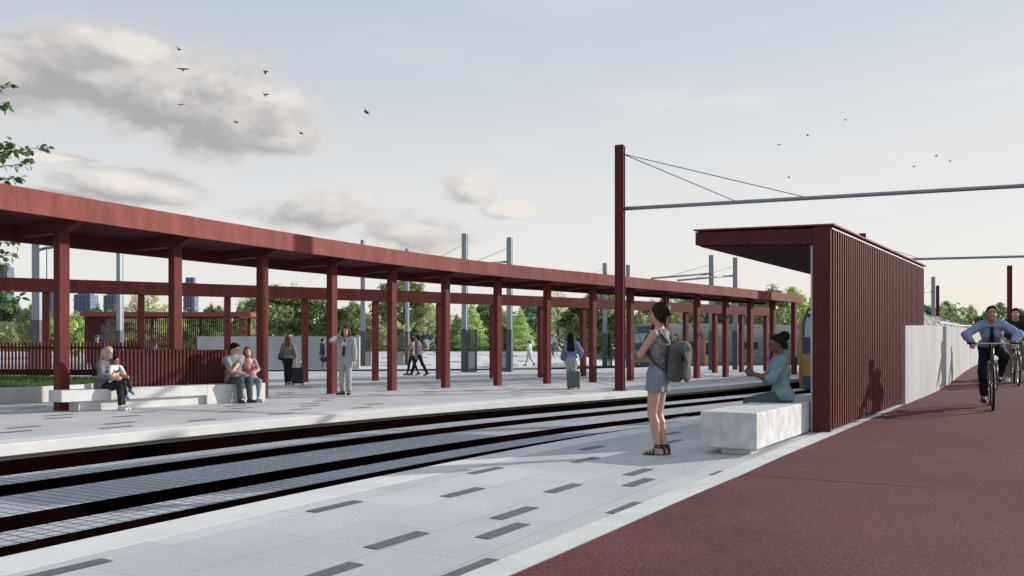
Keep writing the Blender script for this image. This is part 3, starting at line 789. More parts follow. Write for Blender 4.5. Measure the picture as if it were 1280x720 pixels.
def train(name, lab, frame, ncar, z0, hs=1.0, inset=0):
    """frame(d, off, z) -> world point d metres behind the nose"""
    T = thing(name, lab, 'train', tuple(frame(0, 0, z0))); o = Vector(T.location)
    W = lambda d, x, z: frame(d, x, z0 + z * hs) - o
    LC = 19.0
    for c in range(ncar):
        d0 = .55 + c * (LC + .5) if c == 0 else c * (LC + .5) + .15; d1 = (c + 1) * (LC + .5) - .35
        D = srange(d0, d1, 1.0)
        body = MB().loft([[W(d, x, z) for x, z in PROF] for d in D], True, True, True).build('car_body', M['t_grey'], T)
        MB().loft([[W(d, x * .9, z) for x, z in ((1.3, .09), (1.3, -.12), (-1.3, -.12), (-1.3, .09))] for d in D]).build('underframe', M['t_line'], T)
        # side fittings, both sides: seams, windows, doors
        for sg in (1, -1):
            def patch(a, b, za, zb, e=.012):
                n = max(2, int((b - a) / .7)); mb_ = []; xo = 1.46 + e
                pts = [(d, z) for d in srange(a, b, (b - a) / n) for z in (za, zb)]
                V = [W(d, sg * xo, z) for d, z in pts]; F = [(2 * i, 2 * i + 2, 2 * i + 3, 2 * i + 1) for i in range(n)]
                return V, F
            win = MB(); door = MB(); seam = MB(); dwin = MB(); sole = MB()
            nd = 2
            for j in range(nd):
                a = d0 + (d1 - d0) * (.2 + .55 * j); door.add(*patch(a, a + 1.25, .2, 1.9)); dwin.add(*patch(a + .12, a + .5, .95, 1.75, .02)); dwin.add(*patch(a + .75, a + 1.13, .95, 1.75, .02))
            for zc in (.75, 1.28): seam.add(*patch(d0, d1, zc, zc + .035, .008))
            for j in range(6):
                a = d0 + (d1 - d0) * (.03 + .16 * j)
                if j in (1, 4, 5) : continue
                win.add(*patch(a + .1, a + 2.2, 1.34, 1.80, .01))
            sole.add(*patch(d0, d1, .12, .17, .012))
            door.build('door', M['t_org'], body); dwin.build('door_window', M['t_dark'], body); seam.build('seam', M['t_line'], body); sole.build('sole_bar', M['t_yel'], body)
            win.build('window', M['t_dark'], body)
        # dark arched bands across the roof (joints) and roof equipment
        for j in (.0, .17, .34, .52, .70, .86):
            a = d0 + .05 + (d1 - d0) * j
            MB().loft([[W(d, x * 1.012, z + .018) for x, z in PROF[2:12]] for d in (a, a + .42)], False, False).build('roof_joint', M['t_line'], body)
        for j in (.12, .45, .75):
            a = d0 + (d1 - d0) * j
            mb = MB().loft([[W(d, x, z) for x, z in ((.62, 2.95), (.58, 3.07), (-.58, 3.07), (-.62, 2.95))] for d in srange(a, a + 2.6, .65)]); mb.build('roof_unit', M['t_roof'], body)
            mb = MB()
            for q in range(5): mb.loft([[W(d, x, z) for x, z in ((-.75, 2.90), (-.68, 2.965), (-1.06, 2.80), (-1.1, 2.74))] for d in (a + .25 + q * .5, a + .5 + q * .5)])
            for q in range(5): mb.loft([[W(d, -x, z + .02) for x, z in ((-.75, 2.95), (-.68, 2.985), (-1.08, 2.80), (-1.12, 2.76))] for d in (a + .25 + q * .5, a + .5 + q * .5)])
            mb.build('roof_louvres', M['t_line'], body)
        if c < ncar - 1:
            MB().loft([[W(d, x * .86, .1 + z * .93) for x, z in PROF] for d in (d1 - .01, d1 + .52)], True, True).build('gangway', M['t_line'], T)
    # nose
    def ring(sc, d, zc=1.5): return [W(d, x * sc, zc + (z - zc) * sc) for x, z in PROF]
    nose = MB().loft([ring(.93, -.02), ring(.985, .12), ring(1.01, .30), ring(1.005, .60)], True, True, True).build('nose', M['t_yel'], T)
    def panel(name, poly, m, d, th=.03, par=None):
        r0 = [W(-.02 - d, x, z) for x, z in poly]; r1 = [W(-.02 - d + th + .02, x, z) for x, z in poly]
        return MB().loft([r0, r1]).build(name, m, par or nose)
    up = [(1.27, 1.22), (1.27, 2.2), (1.12, 2.58), (.8, 2.84), (-.8, 2.84), (-1.12, 2.58), (-1.27, 2.2), (-1.27, 1.22)]
    mk = panel('mask', up, M['t_navy'], .02)
    panel('windscreen', [(1.18, 1.74), (1.18, 2.15), (1.1, 2.36), (-1.1, 2.36), (-1.18, 2.15), (-1.18, 1.74)], M['t_glass'], .035, .03, mk)
    for x in (1.0, .78, -.78, -1.0):
        MB().lathe([(0.0, 0), (.045, 0), (.045, .03), (0.0, .035)], 10, Matrix.Translation(W(-.05, x, 2.52)) @ (W(-1, 0, 0) - W(0, 0, 0)).to_track_quat('Z', 'Y').to_matrix().to_4x4()).build('headlight', M['white'], mk)
    MB().tube([W(-.09, .15, 1.72), W(-.10, .75, 2.28)], .014, 5).build('wiper', M['t_line'], mk)
    panel('yellow_panel', [(1.25, .50), (1.25, 1.19), (-1.25, 1.19), (-1.25, .50)], M['t_yel'], .02)
    lw = panel('lower_panel', [(.82, .0), (1.22, .20), (1.25, .47), (-1.25, .47), (-1.22, .20), (-.82, .0)], M['t_navy'], .03)
    # small round white mark
    mb = MB()
    for k in range(10):
        a0, a1 = R(40 + 28 * k), R(40 + 28 * (k + 1))
        mb.tube([W(-.062, .62 + .07 * math.cos(a0), .33 + .07 * math.sin(a0)), W(-.062, .62 + .07 * math.cos(a1), .33 + .07 * math.sin(a1))], .014, 5)
    mb.tube([W(-.062, .62, .33), W(-.062, .50, .33)], .014, 5); mb.build('white_mark', M['white'], lw)
    mb = MB()
    for k in range(5): mb.add([W(-.064, x, .10 + .07 * k + dz) for x, dz in ((.9, 0), (-.9, 0), (-.9, .012), (.9, .012))], [(0, 1, 2, 3)])
    mb.build('grille', M['t_line'], lw)
    MB().bbox((-.2, -.2, -.2), (.2, .2, .1), .03, Matrix.Translation(W(-.15, 0, .05))).build('coupler', M['t_line'], T)
# near train: find where its left front edge meets photo column 1003
sT = min(srange(10, 30, .1), key=lambda s: abs(640 + FOC * tram(s, 1.42).x / tram(s, 1.50).y - 997.5))
train('commuter_train', 'yellow fronted train waiting on the near track behind the shelter', lambda d, x, z: tram(sT + d, x, z), 5, -.26, 1.09)
_a = R(24); _f0 = Vector((9.7, 61.6, 0))
train('commuter_train', 'grey train with orange doors standing behind the far platform', lambda d, x, z: _f0 + Vector((math.cos(_a) * d - math.sin(_a) * x, math.sin(_a) * d + math.cos(_a) * x, z)), 3, -.25, 1.12)
# ------------------------------------------------------------------ trees
LM = {'dark': leaf_mat('leaves_dark', (0.074, 0.123, 0.044), (0.208, 0.280, 0.111)), 'mid': leaf_mat('leaves_mid', (0.146, 0.218, 0.083), (0.416, 0.488, 0.208)),
      'light': leaf_mat('leaves_light', (0.270, 0.404, 0.134), (0.683, 0.851, 0.317)), 'olive': leaf_mat('leaves_olive', (0.367, 0.390, 0.208), (0.757, 0.767, 0.464)),
      'blue': leaf_mat('leaves_bluegreen', (0.084, 0.181, 0.097), (0.243, 0.390, 0.208)), 'fresh': leaf_mat('leaves_fresh', (.06, .13, .04), (.17, .27, .10), .45)}
def leaves(P, N, size, r_, jitter=.35):
    """quads (diamond leaves) at P with normals near N"""
    n = len(P); N = N + r_.normal(0, jitter, (n, 3)); N /= np.linalg.norm(N, axis=1)[:, None] + 1e-9
    A = np.cross(N, r_.normal(0, 1, (n, 3))); A /= np.linalg.norm(A, axis=1)[:, None] + 1e-9; B = np.cross(N, A)
    s = (size * r_.uniform(.6, 1.3, n))[:, None]
    V = np.stack([P - A * s, P + B * s * .55 + N * s * .1, P + A * s, P - B * s * .55 + N * s * .1], 1).reshape(-1, 3)
    F = np.arange(n * 4).reshape(n, 4); return V, F
def np_mesh(name, V, F):
    me = bpy.data.meshes.new(name); nv, nf = len(V), len(F)
    me.vertices.add(nv); me.vertices.foreach_set('co', V.astype(np.float32).ravel())
    me.loops.add(nf * 4); me.loops.foreach_set('vertex_index', F.astype(np.int32).ravel())
    me.polygons.add(nf); me.polygons.foreach_set('loop_start', np.arange(0, nf * 4, 4, dtype=np.int32)); me.polygons.foreach_set('loop_total', np.full(nf, 4, dtype=np.int32))
    me.update(calc_edges=True); return me
def crown(kind, seed):
    """a crown 1 m high, about 1 m wide, base at z 0"""
    r_ = np.random.default_rng(seed); PP = []; NN = []
    if kind in ('broad', 'airy', 'bush'):
        nc = {'broad': 64, 'airy': 40, 'bush': 50}[kind]; per = {'broad': 95, 'airy': 70, 'bush': 90}[kind]
        for c in range(nc):
            d = r_.normal(0, 1, 3); d /= np.linalg.norm(d); rad = r_.uniform(.30, 1.0) ** .5
            cz = .52 + d[2] * .40 * rad; wz = (1.15 - .5 * abs(cz - .42) / .58 * (1.1 if cz > .42 else .6))
            if kind == 'bush': cz = .40 + d[2] * .42 * rad; wz = 1.15
            C = np.array([d[0] * .40 * rad * wz, d[1] * .40 * rad * wz, cz]); cr = r_.uniform(.07, .15) * (.85 if kind == 'airy' else 1)
            q = r_.normal(0, 1, (per, 3)); q /= np.linalg.norm(q, axis=1)[:, None]; k = r_.uniform(.2, 1, per) ** .5
            PP.append(C + q * (k * cr)[:, None] * np.array([1.15, 1.15, .8])); NN.append(q * .6 + np.array([0, 0, .5]) + d * .4)
        size = {'broad': .030, 'airy': .023, 'bush': .034}[kind]
    else:
        n = 5200; h = 1 - np.sqrt(r_.uniform(0, 1, n)); h = np.clip(h, 0, .995); a = r_.uniform(0, 2 * np.pi, n)
        tier = .80 + .20 * np.sin(h * 42 + np.sin(a * 3 + seed) * 1.5 + a * 2); lump = .9 + .14 * np.sin(a * 5 + h * 16 + seed)
        prof = np.where(h < .12, .55 + h * 3.4, 1.0 - ((h - .12) / .88) ** 1.25)
        rad = .5 * prof * tier * lump * np.sqrt(r_.uniform(.35, 1, n)) + .012
        PP.append(np.stack([rad * np.cos(a), rad * np.sin(a), h], 1)); NN.append(np.stack([np.cos(a), np.sin(a), np.full(n, .5)], 1)); size = .026
    P = np.concatenate(PP); N = np.concatenate(NN); keep = P[:, 2] > 0
    V, F = leaves(P[keep], N[keep], size, r_); return np_mesh('crown', V, F)
CROWNS = {k: [crown(k, 11 + 7 * i + len(k)) for i in range(3)] for k in ('broad', 'airy', 'bush', 'conifer')}
def trunk_mesh(seed, spread):
    r_ = random.Random(seed); mb = MB()
    mb.tube([(0, 0, -.12), (.01, .01, .2), (r_.uniform(-.02, .02), 0, .5), (r_.uniform(-.03, .03), .02, .85)], [.035, .026, .018, .006], 7)
    for k in range(7):
        a = r_.uniform(0, 6.28); z = r_.uniform(.22, .6); L = spread * r_.uniform(.5, 1)
        mb.tube([(0, 0, z), (math.cos(a) * L * .5, math.sin(a) * L * .5, z + .10), (math.cos(a) * L, math.sin(a) * L, z + r_.uniform(.16, .3))], [.013, .009, .003], 5)
    me = mb.mesh('trunk'); me.materials.append(M['bark']); return me
TRUNKS = [trunk_mesh(3, .38), trunk_mesh(9, .36)]
_cm = {}
def tree(px, ytop, wpx, Y, kind, colr, lab, zb=.85, seed=None, name=None, group='trees beyond the plaza'):
    X = (px - 640) / FOC * Y; h = EYE + (HOR - ytop) / FOC * Y - zb; w = wpx / FOC * Y
    sd = (int(px) * 7 + int(ytop)) % 3 if seed is None else seed
    key = (kind, colr, sd)
    if key not in _cm:
        me = CROWNS[kind][sd].copy(); me.materials.append(LM[colr]); _cm[key] = me
    nm = name or {'conifer': 'conifer_tree', 'bush': 'shrub', 'airy': 'slender_tree', 'broad': 'leafy_tree'}[kind]
    T = thing(nm, lab, 'shrub' if kind == 'bush' else 'tree', (X, Y, zb), (px * 1.7) % 6.28, group)
    c0 = .0 if kind in ('bush',) else (.06 if kind == 'conifer' else .16)
    c = obj('crown', _cm[key], None, T, (0, 0, c0 * h)); c.scale = (w, w, h * (1 - c0))
    t = obj('trunk', TRUNKS[sd % 2], None, T); t.scale = (w if kind != 'conifer' else w * .5, w if kind != 'conifer' else w * .5, h)
TREES = [
 (8, 372, 60, 84, 'broad', 'blue', 'bluish green tree under the tower at the left edge'), (14, 404, 26, 74, 'conifer', 'mid', 'small dark conifer at the left edge behind the picket fence'),
 (-22, 385, 70, 76, 'bush', 'olive', 'pale olive bushy mass at the far left edge'), (30, 392, 62, 80, 'bush', 'olive', 'olive bush left of the thick grey mast'),
 (46, 376, 46, 78, 'broad', 'mid', 'mid green tree behind the thick grey mast'), (95, 383, 44, 60, 'bush', 'light', 'bright green rounded shrub just right of the first red post'),
 (121, 377, 24, 110, 'broad', 'blue', 'small dark round tree between the two blue towers'), (154, 383, 34, 110, 'broad', 'blue', 'small round tree right of the square tower'),
 (184, 350, 66, 90, 'airy', 'olive', 'thin airy olive tree rising above the kiosk'), (212, 380, 40, 100, 'bush', 'light', 'light shrub behind the right half of the kiosk'), (130, 405, 80, 70, 'bush', 'light', 'light green shrub seen through the kiosk slats at the left'),
 (190, 402, 80, 72, 'bush', 'olive', 'olive shrub seen through the middle of the kiosk slats'), (250, 396, 60, 72, 'bush', 'mid', 'mid green shrub seen through the right of the kiosk slats'),
 (246, 386, 30, 110, 'broad', 'blue', 'low dark tree just right of the pale banded tower'), (262, 376, 24, 105, 'broad', 'blue', 'pointed dark tree above the right end of the kiosk'), (275, 380, 26, 105, 'broad', 'mid', 'soft green tree above the kiosk roof end'),
 (300, 377, 42, 86, 'conifer', 'mid', 'green conifer at the right end of the kiosk roof'), (312, 350, 40, 96, 'airy', 'olive', 'bare looking airy tree just left of the third red post'),
 (347, 352, 92, 80, 'broad', 'mid', 'big bushy tree right of the third red post'), (386, 362, 82, 82, 'broad', 'mid', 'wide green tree behind the red post near the suited man'), (372, 344, 60, 92, 'airy', 'light', 'light treetop peeking above the rear beam'),
 (424, 384, 66, 78, 'broad', 'dark', 'dark green tree behind the suited man'), (440, 372, 46, 88, 'broad', 'mid', 'mid green tree left of the grey mast beside the suited man'), (466, 380, 54, 84, 'bush', 'olive', 'olive tree right of the grey mast beside the suited man'),
 (505, 338, 86, 84, 'broad', 'mid', 'tall green tree whose top shows above the rear beam'), (486, 390, 50, 76, 'bush', 'olive', 'pale shrub behind the post left of the walking couple'), (545, 378, 56, 82, 'airy', 'olive', 'olive tree behind the far cyclist in navy'),
 (528, 392, 40, 96, 'broad', 'blue', 'bluish tree behind the far cyclist in navy'), (590, 376, 52, 74, 'conifer', 'light', 'light green tall conifer beside the tallest grey mast'), (571, 392, 38, 78, 'conifer', 'mid', 'darker conifer left of the light green one'),
 (617, 378, 58, 80, 'broad', 'mid', 'leafy tree between the two tall grey masts'), (606, 372, 40, 100, 'broad', 'blue', 'dark bluish tree behind the tall mast pair'), (650, 384, 46, 74, 'conifer', 'light', 'light conifer right of the tall mast pair'),
 (670, 372, 66, 100, 'broad', 'blue', 'dark bluish tree far behind the walker in white'), (677, 404, 40, 78, 'bush', 'olive', 'small olive shrub behind the walker in white'), (697, 352, 52, 86, 'airy', 'olive', 'tall airy olive tree behind the far cyclist in pale blue'),
 (735, 362, 80, 80, 'broad', 'dark', 'dark tree behind the woman with the grey suitcase'), (757, 352, 60, 92, 'broad', 'mid', 'leafy treetop above the beam left of the tall red mast'), (722, 382, 40, 86, 'bush', 'mid', 'mid green shrub behind the long haired woman'),
 (772, 384, 44, 80, 'broad', 'dark', 'dark tree just behind the tall red mast'), (800, 385, 40, 76, 'conifer', 'mid', 'green conifer left of the far train front'), (790, 402, 34, 86, 'bush', 'olive', 'pale shrub right of the tall red mast'),
 (838, 355, 56, 100, 'airy', 'mid', 'airy treetop above the beam behind the standing woman'), (815, 372, 50, 104, 'broad', 'blue', 'bluish tree behind the far train front'), (862, 366, 50, 110, 'broad', 'mid', 'tree above the roof of the far train near its front'),
 (898, 372, 56, 112, 'broad', 'blue', 'bluish tree above the far train between two grey masts'), (930, 362, 56, 108, 'broad', 'mid', 'green tree above the far train right of the mast pair'), (962, 352, 60, 100, 'broad', 'mid', 'green tree above the far train behind the seated woman'),
 (992, 356, 50, 104, 'broad', 'light', 'light green tree just left of the yellow train front'), (1030, 360, 60, 110, 'broad', 'mid', 'tree hidden behind the slatted shelter'),
 (1152, 372, 44, 120, 'broad', 'blue', 'dark tree at the right end of the slatted shelter'), (1184, 374, 34, 130, 'broad', 'blue', 'dark round tree right of the masts behind the path wall'), (1211, 378, 28, 135, 'broad', 'mid', 'pointed green tree above the end of the path wall'),
 (1230, 386, 30, 135, 'broad', 'blue', 'low dark round tree left of the front cyclist'), (1248, 376, 34, 125, 'broad', 'mid', 'green tree directly behind the front cyclist'), (1276, 384, 34, 130, 'broad', 'dark', 'dark tree at the right edge behind the cyclists'), (1166, 388, 22, 140, 'broad', 'mid', 'small green tree behind the grey mast by the path wall'), (1196, 392, 30, 140, 'bush', 'dark', 'low dark shrub between the trees behind the path wall'), (1262, 394, 40, 140, 'bush', 'mid', 'low green shrub behind the cyclists'),
]
for a in TREES: tree(*a)
def backdrop_hedge():
    """the wood that closes the view behind the single trees reads as one mass"""
    r_ = np.random.default_rng(5); PP = []; NN = []
    for k in range(2300):
        x = r_.uniform(-75, 62); y = r_.uniform(112, 122); h = 5.3 + .9 * math.sin(x * .35) + .8 * math.sin(x * .83 + 2); z = r_.uniform(.6, h); q = r_.normal(0, 1, (12, 3)) * np.array([.7, .6, .5])
        PP.append(np.array([x, y, z]) + q); NN.append(q * .5 + np.array([0, -.3, .6]))
    V, F = leaves(np.concatenate(PP), np.concatenate(NN), .42, r_); obj('far_wood', np_mesh('far_wood', V, F), LM['mid'], label='distant wood closing the view behind the trees', cat='wood', kind='stuff')
backdrop_hedge()

# the tree in the planter: its outer twigs reach into the left edge of the view
def twig_tree():
    T = thing('young_tree', 'broad leaved tree in the grass planter reaching in from the left edge', 'tree', (-15.2, 20.3, .40))
    o = Vector(T.location); r_ = random.Random(21)
    mb = MB(); mb.tube([(0, 0, -.2), (.05, 0, 1.2), (-.05, .05, 2.6), (.1, 0, 4.2), (0, .1, 6.4)], [.13, .10, .085, .06, .02], 9); mb.build('trunk', M['bark'], T)
    tips = [(58, 184, 20.0), (38, 205, 20.6), (24, 222, 19.9), (20, 262, 21.5), (22, 318, 20.5), (16, 300, 21.2), (24, 372, 20.2), (12, 104, 20.3), (6, 128, 20.8), (2, 330, 20.0), (-20, 160, 20.5), (-40, 230, 20.4), (-30, 90, 20.2), (-60, 300, 20.8), (14, 378, 21.0), (34, 188, 20.9), (-8, 345, 20.1)]
    tb = MB(); LP = []; LN = []
    for px, py, Y in tips:
        e = atd(px, py, Y) - o; z0 = max(1.5, min(5.6, e.z - .9)); a = Vector((0, .03, z0)); m1 = a.lerp(e, .5) + Vector((0, 0, .22)); pts = catmull([a, m1, e], 7)
        tb.tube(pts, [.035 - .031 * i / (len(pts) - 1) for i in range(len(pts))], 5)
        L = len(pts)
        for i in range(5, L):
            for k in range(4):
                if r_.random() < .1: continue
                p = pts[i]; d = (pts[i] - pts[i - 1]).normalized(); sd = Vector((r_.uniform(-1, 1), r_.uniform(-1, 1), r_.uniform(-.9, .5))).normalized(); sd = (sd - d * sd.dot(d) * .6).normalized()
                st = p + sd * r_.uniform(.02, .05); LP.append((st, (sd + d * .7 + Vector((0, 0, -.25))).normalized(), r_.uniform(.14, .22)))
        for k in range(5):                           # side twigs
            i = r_.randint(6, L - 3); p = pts[i]; d = Vector((r_.uniform(-.8, .8), r_.uniform(-.6, .6), r_.uniform(-.5, .35))).normalized(); q = p + d * r_.uniform(.2, .38)
            tb.tube([p, p.lerp(q, .5) + Vector((0, 0, .02)), q], [.007, .005, .003], 4)
            for j in range(7):
                s = p.lerp(q, .25 + .75 * j / 6); sd = Vector((r_.uniform(-1, 1), r_.uniform(-1, 1), r_.uniform(-.8, .4))).normalized(); LP.append((s + sd * .03, (sd + d * .6 + Vector((0, 0, -.2))).normalized(), r_.uniform(.13, .20)))
    tb.build('branches', M['bark'], T)
    lb = MB()
    for p, d, L in LP:                                # leaf blade: pointed oval folded at the midrib
        n = d.cross(Vector((r_.uniform(-1, 1), r_.uniform(-1, 1), 1.2))).normalized(); up = n.cross(d).normalized(); w = L * .36
        c = [p, p + d * L * .35 + n * w + up * w * .25, p + d * L * .72 + n * w * .75 + up * w * .2, p + d * L - up * L * .08, p + d * L * .72 - n * w * .75 + up * w * .2, p + d * L * .35 - n * w + up * w * .25, p + d * L * .5]
        lb.add(c, [(0, 1, 6), (1, 2, 6), (2, 3, 6), (3, 4, 6), (4, 5, 6), (5, 0, 6)], True)
    obj('foliage', lb.mesh('foliage'), LM['fresh'], T)
twig_tree()

# ------------------------------------------------------------------ birds
M['bird'] = mat('dark_bird', (.045, .042, .04), .7)
def bird(px, py, Y, span, bank, flap, hd, lab):
    p = atd(px, py, Y); T = thing('bird', lab, 'bird', p, R(hd), 'birds in the sky'); s = span
    T.rotation_euler = (R(bank), 0, R(hd))
    MB().lathe([(0, -.36 * s), (.035 * s, -.26 * s), (.075 * s, -.05 * s), (.07 * s, .08 * s), (.045 * s, .2 * s), (.05 * s, .25 * s), (.03 * s, .3 * s), (0, .36 * s)], 8, Matrix.Rotation(R(-90), 4, 'X')).build('body', M['bird'], T)
    for sg in (1, -1):
        q = lambda x, y, z: (sg * x * s, y * s, z * s); f = flap
        V = [q(.04, .14, .03), q(.04, -.10, .03), q(.26, .17, .03 + f * .25), q(.26, -.06, .03 + f * .25), q(.52, .05, .02 + f * .36), q(.50, -.02, .02 + f * .36)]
        V2 = [(v[0], v[1], v[2] - .012 * s) for v in V]
        MB().add(V + V2, [(0, 1, 3, 2), (2, 3, 5, 4), (6, 8, 9, 7), (8, 10, 11, 9), (0, 2, 8, 6), (2, 4, 10, 8), (1, 7, 9, 3), (3, 9, 11, 5), (4, 5, 11, 10), (0, 6, 7, 1)]).build('wing', M['bird'], T)
for a in [(224, 62, 46, .46, 20, .5, 70, 'dark bird highest of the left flock above the big cloud'), (229, 87, 44, .62, 45, .1, 10, 'bird gliding with long tilted wings before the big cloud'), (332, 89, 46, .50, 10, -.6, 100, 'dark bird with lowered wings right of the big cloud, upper of two'),
          (331, 119, 46, .48, 50, .8, 60, 'dark bird with wings raised right of the big cloud, lower of two'), (226, 131, 46, .46, 0, .1, 5, 'bird seen head on with level wings in the middle of the big cloud'), (295, 153, 46, .44, 25, .5, 70, 'bird before the lower bright edge of the big cloud'),
          (377, 167, 48, .44, 5, .3, 80, 'low bird below the cloud tip, lowest of the left flock'), (458, 141, 44, .56, 30, .6, 75, 'lone bird to the right of the left flock'), (289, 322, 40, .30, 30, .6, 40, 'bird just below the canopy roof edge'),
          (1057, 150, 56, .30, 10, .3, 60, 'highest bird of the right flock'), (1010, 169, 54, .36, 30, -.3, 80, 'bird banking just below the highest one at the right'), (974, 181, 54, .40, 10, .3, 20, 'leftmost bird of the right flock'),
          (986, 222, 54, .30, 20, .6, 50, 'dark bird just above the boom'), (1029, 220, 80, .24, 10, .2, 30, 'tiny faint bird just above the boom'), (1143, 208, 54, .30, 20, -.3, 110, 'lower left bird of the three at the far right'),
          (1170, 195, 54, .32, 20, .4, 100, 'top bird of the three at the far right'), (1188, 201, 54, .32, 20, -.4, 70, 'rightmost bird of the three at the far right')]:
    bird(*a)
# ------------------------------------------------------------------ people: smooth bodies from blended tapered limbs (distance field -> surface nets)
def V3(*a): return np.array(a if len(a) > 1 else a[0], float)
def unit(v): v = np.asarray(v, float); return v / (np.linalg.norm(v) + 1e-12)
def surface_nets(F, org, h):
    ins = F < 0; sh = np.array(F.shape) - 1
    cnt = np.zeros(sh, np.int8)
    offs = [(i, j, k) for i in (0, 1) for j in (0, 1) for k in (0, 1)]
    for o in offs: cnt += ins[o[0]:o[0] + sh[0], o[1]:o[1] + sh[1], o[2]:o[2] + sh[2]]
    idx = np.argwhere((cnt > 0) & (cnt < 8)); ids = -np.ones(sh, np.int64); ids[tuple(idx.T)] = np.arange(len(idx))
    cv = {o: F[idx[:, 0] + o[0], idx[:, 1] + o[1], idx[:, 2] + o[2]] for o in offs}
    acc = np.zeros((len(idx), 3)); n = np.zeros(len(idx))
    for a in offs:
        for ax in range(3):
            if a[ax] == 0:
                b = list(a); b[ax] = 1; b = tuple(b); f0, f1 = cv[a], cv[b]; c = (f0 < 0) != (f1 < 0)
                t = np.where(c, f0 / np.where(c, f0 - f1, 1), 0); p = np.tile(np.array(a, float), (len(idx), 1)); p[:, ax] += t
                acc += p * c[:, None]; n += c
    V = org + (idx + acc / n[:, None]) * h; Q = []
    for ax in range(3):
        u, v = [(1, 2), (2, 0), (0, 1)][ax]
        sl = [slice(None)] * 3; sl2 = [slice(None)] * 3; sl[ax] = slice(0, -1); sl2[ax] = slice(1, None)
        A, B = ins[tuple(sl)], ins[tuple(sl2)]; E = np.argwhere(A != B); E = E[(E[:, u] > 0) & (E[:, v] > 0) & (E[:, u] < sh[u]) & (E[:, v] < sh[v])]
        if not len(E): continue
        fl = A[tuple(E.T)]; q = []
        for du, dv in ((-1, -1), (0, -1), (0, 0), (-1, 0)):
            e = E.copy(); e[:, u] += du; e[:, v] += dv; q.append(ids[tuple(e.T)])
        q = np.stack(q, 1); q[~fl] = q[~fl][:, ::-1]; Q.append(q)
    Q = np.concatenate(Q); Q = Q[(Q >= 0).all(1)]; return V, Q
def cap(a, b, ra, rb=None, ax=None, ratio=1.0, flat=False, flat0=False): return ('c', V3(a), V3(b), ra, ra if rb is None else rb, None if ax is None else unit(ax), ratio, flat, flat0)
def ell(c, r, Rm=None): return ('e', V3(c), V3(r), np.eye(3) if Rm is None else np.asarray(Rm))
def pd(pr, P):
    if pr[0] == 'c':
        _, a, b, ra, rb, ax, ratio, flat, flat0 = pr; ab = b - a; L2 = ab @ ab + 1e-12; q = P - a; t = np.clip((q @ ab) / L2, 0, 1); w = q - t[..., None] * ab
        if ax is None: d = np.sqrt((w * w).sum(-1))
        else: c = w @ ax; d = np.sqrt((w * w).sum(-1) + c * c * (ratio * ratio - 1))
        d = d - (ra + (rb - ra) * t); L = math.sqrt(L2)
        if ax is not None and ratio > 1: d = d / (1 + .35 * (ratio - 1))
        if flat: d = np.maximum(d, (P - b) @ (ab / L))
        if flat0: d = np.maximum(d, (a - P) @ (ab / L))
        return d
    _, c, r, Rm = pr; q = (P - c) @ Rm; k0 = np.sqrt(((q / r) ** 2).sum(-1)); k1 = np.sqrt(((q / (r * r)) ** 2).sum(-1)) + 1e-9; return k0 * (k0 - 1) / k1
def pbox(pr):
    if pr[0] == 'c': r = max(pr[3], pr[4]); return np.minimum(pr[1], pr[2]) - r, np.maximum(pr[1], pr[2]) + r
    r = pr[2].max(); return pr[1] - r, pr[1] + r
def sdf_mesh(name, prims, vox, k=.02, cuts=(), carve=(), wr=0.0, sm=True):
    lo = np.min([pbox(p)[0] for p in prims], 0) - 3 * vox - k; hi = np.max([pbox(p)[1] for p in prims], 0) + 3 * vox + k
    n = np.ceil((hi - lo) / vox).astype(int) + 1; F = np.full(n, 1.0)
    for p in prims:
        a, b = pbox(p); m = k + 3 * vox; i0 = np.maximum(np.floor((a - m - lo) / vox).astype(int), 0); i1 = np.minimum(np.ceil((b + m - lo) / vox).astype(int) + 1, n)
        g = np.stack(np.meshgrid(*[lo[j] + np.arange(i0[j], i1[j]) * vox for j in range(3)], indexing='ij'), -1)
        d = pd(p, g); S = F[i0[0]:i1[0], i0[1]:i1[1], i0[2]:i1[2]]; h = np.clip(.5 + .5 * (S - d) / k, 0, 1)
        F[i0[0]:i1[0], i0[1]:i1[1], i0[2]:i1[2]] = S + (d - S) * h - k * h * (1 - h)
    G = None
    if wr or cuts or carve: G = np.stack(np.meshgrid(*[lo[j] + np.arange(n[j]) * vox for j in range(3)], indexing='ij'), -1)
    if wr:
        x, y, z = G[..., 0], G[..., 1], G[..., 2]
        F = F + wr * (np.sin(31 * z + 9 * np.sin(11 * x + 1) + 7 * y) * .55 + np.sin(23 * x + 19 * z + 6 * np.sin(13 * y)) * .45 + np.sin(47 * z + 29 * y - 17 * x) * .3)
    for pt, nn in cuts: F = np.maximum(F, (G - V3(pt)) @ unit(nn))
    for p in carve: F = np.maximum(F, -pd(p, G))
    V, Q = surface_nets(F, lo, vox); me = np_mesh(name, V, Q)
    if sm: me.polygons.foreach_set('use_smooth', np.ones(len(Q), bool))
    return me
def ik(a, c, l1, l2, pole):
    a, c, pole = V3(a), V3(c), V3(pole); d = c - a; L = np.linalg.norm(d); L2 = min(L, (l1 + l2) * .999); u = d / L; c2 = a + u * L2
    x = (l1 * l1 - l2 * l2 + L2 * L2) / (2 * L2); hgt = math.sqrt(max(l1 * l1 - x * x, 0)); p = pole - u * (pole @ u); return a + u * x + unit(p) * hgt, c2
def euler(yaw, pitch, roll):
    """columns: right, forward, up; yaw + turns left, pitch + looks up"""
    return np.array(Matrix.Rotation(R(yaw), 3, 'Z') @ Matrix.Rotation(R(pitch), 3, 'X') @ Matrix.Rotation(R(roll), 3, 'Y'))
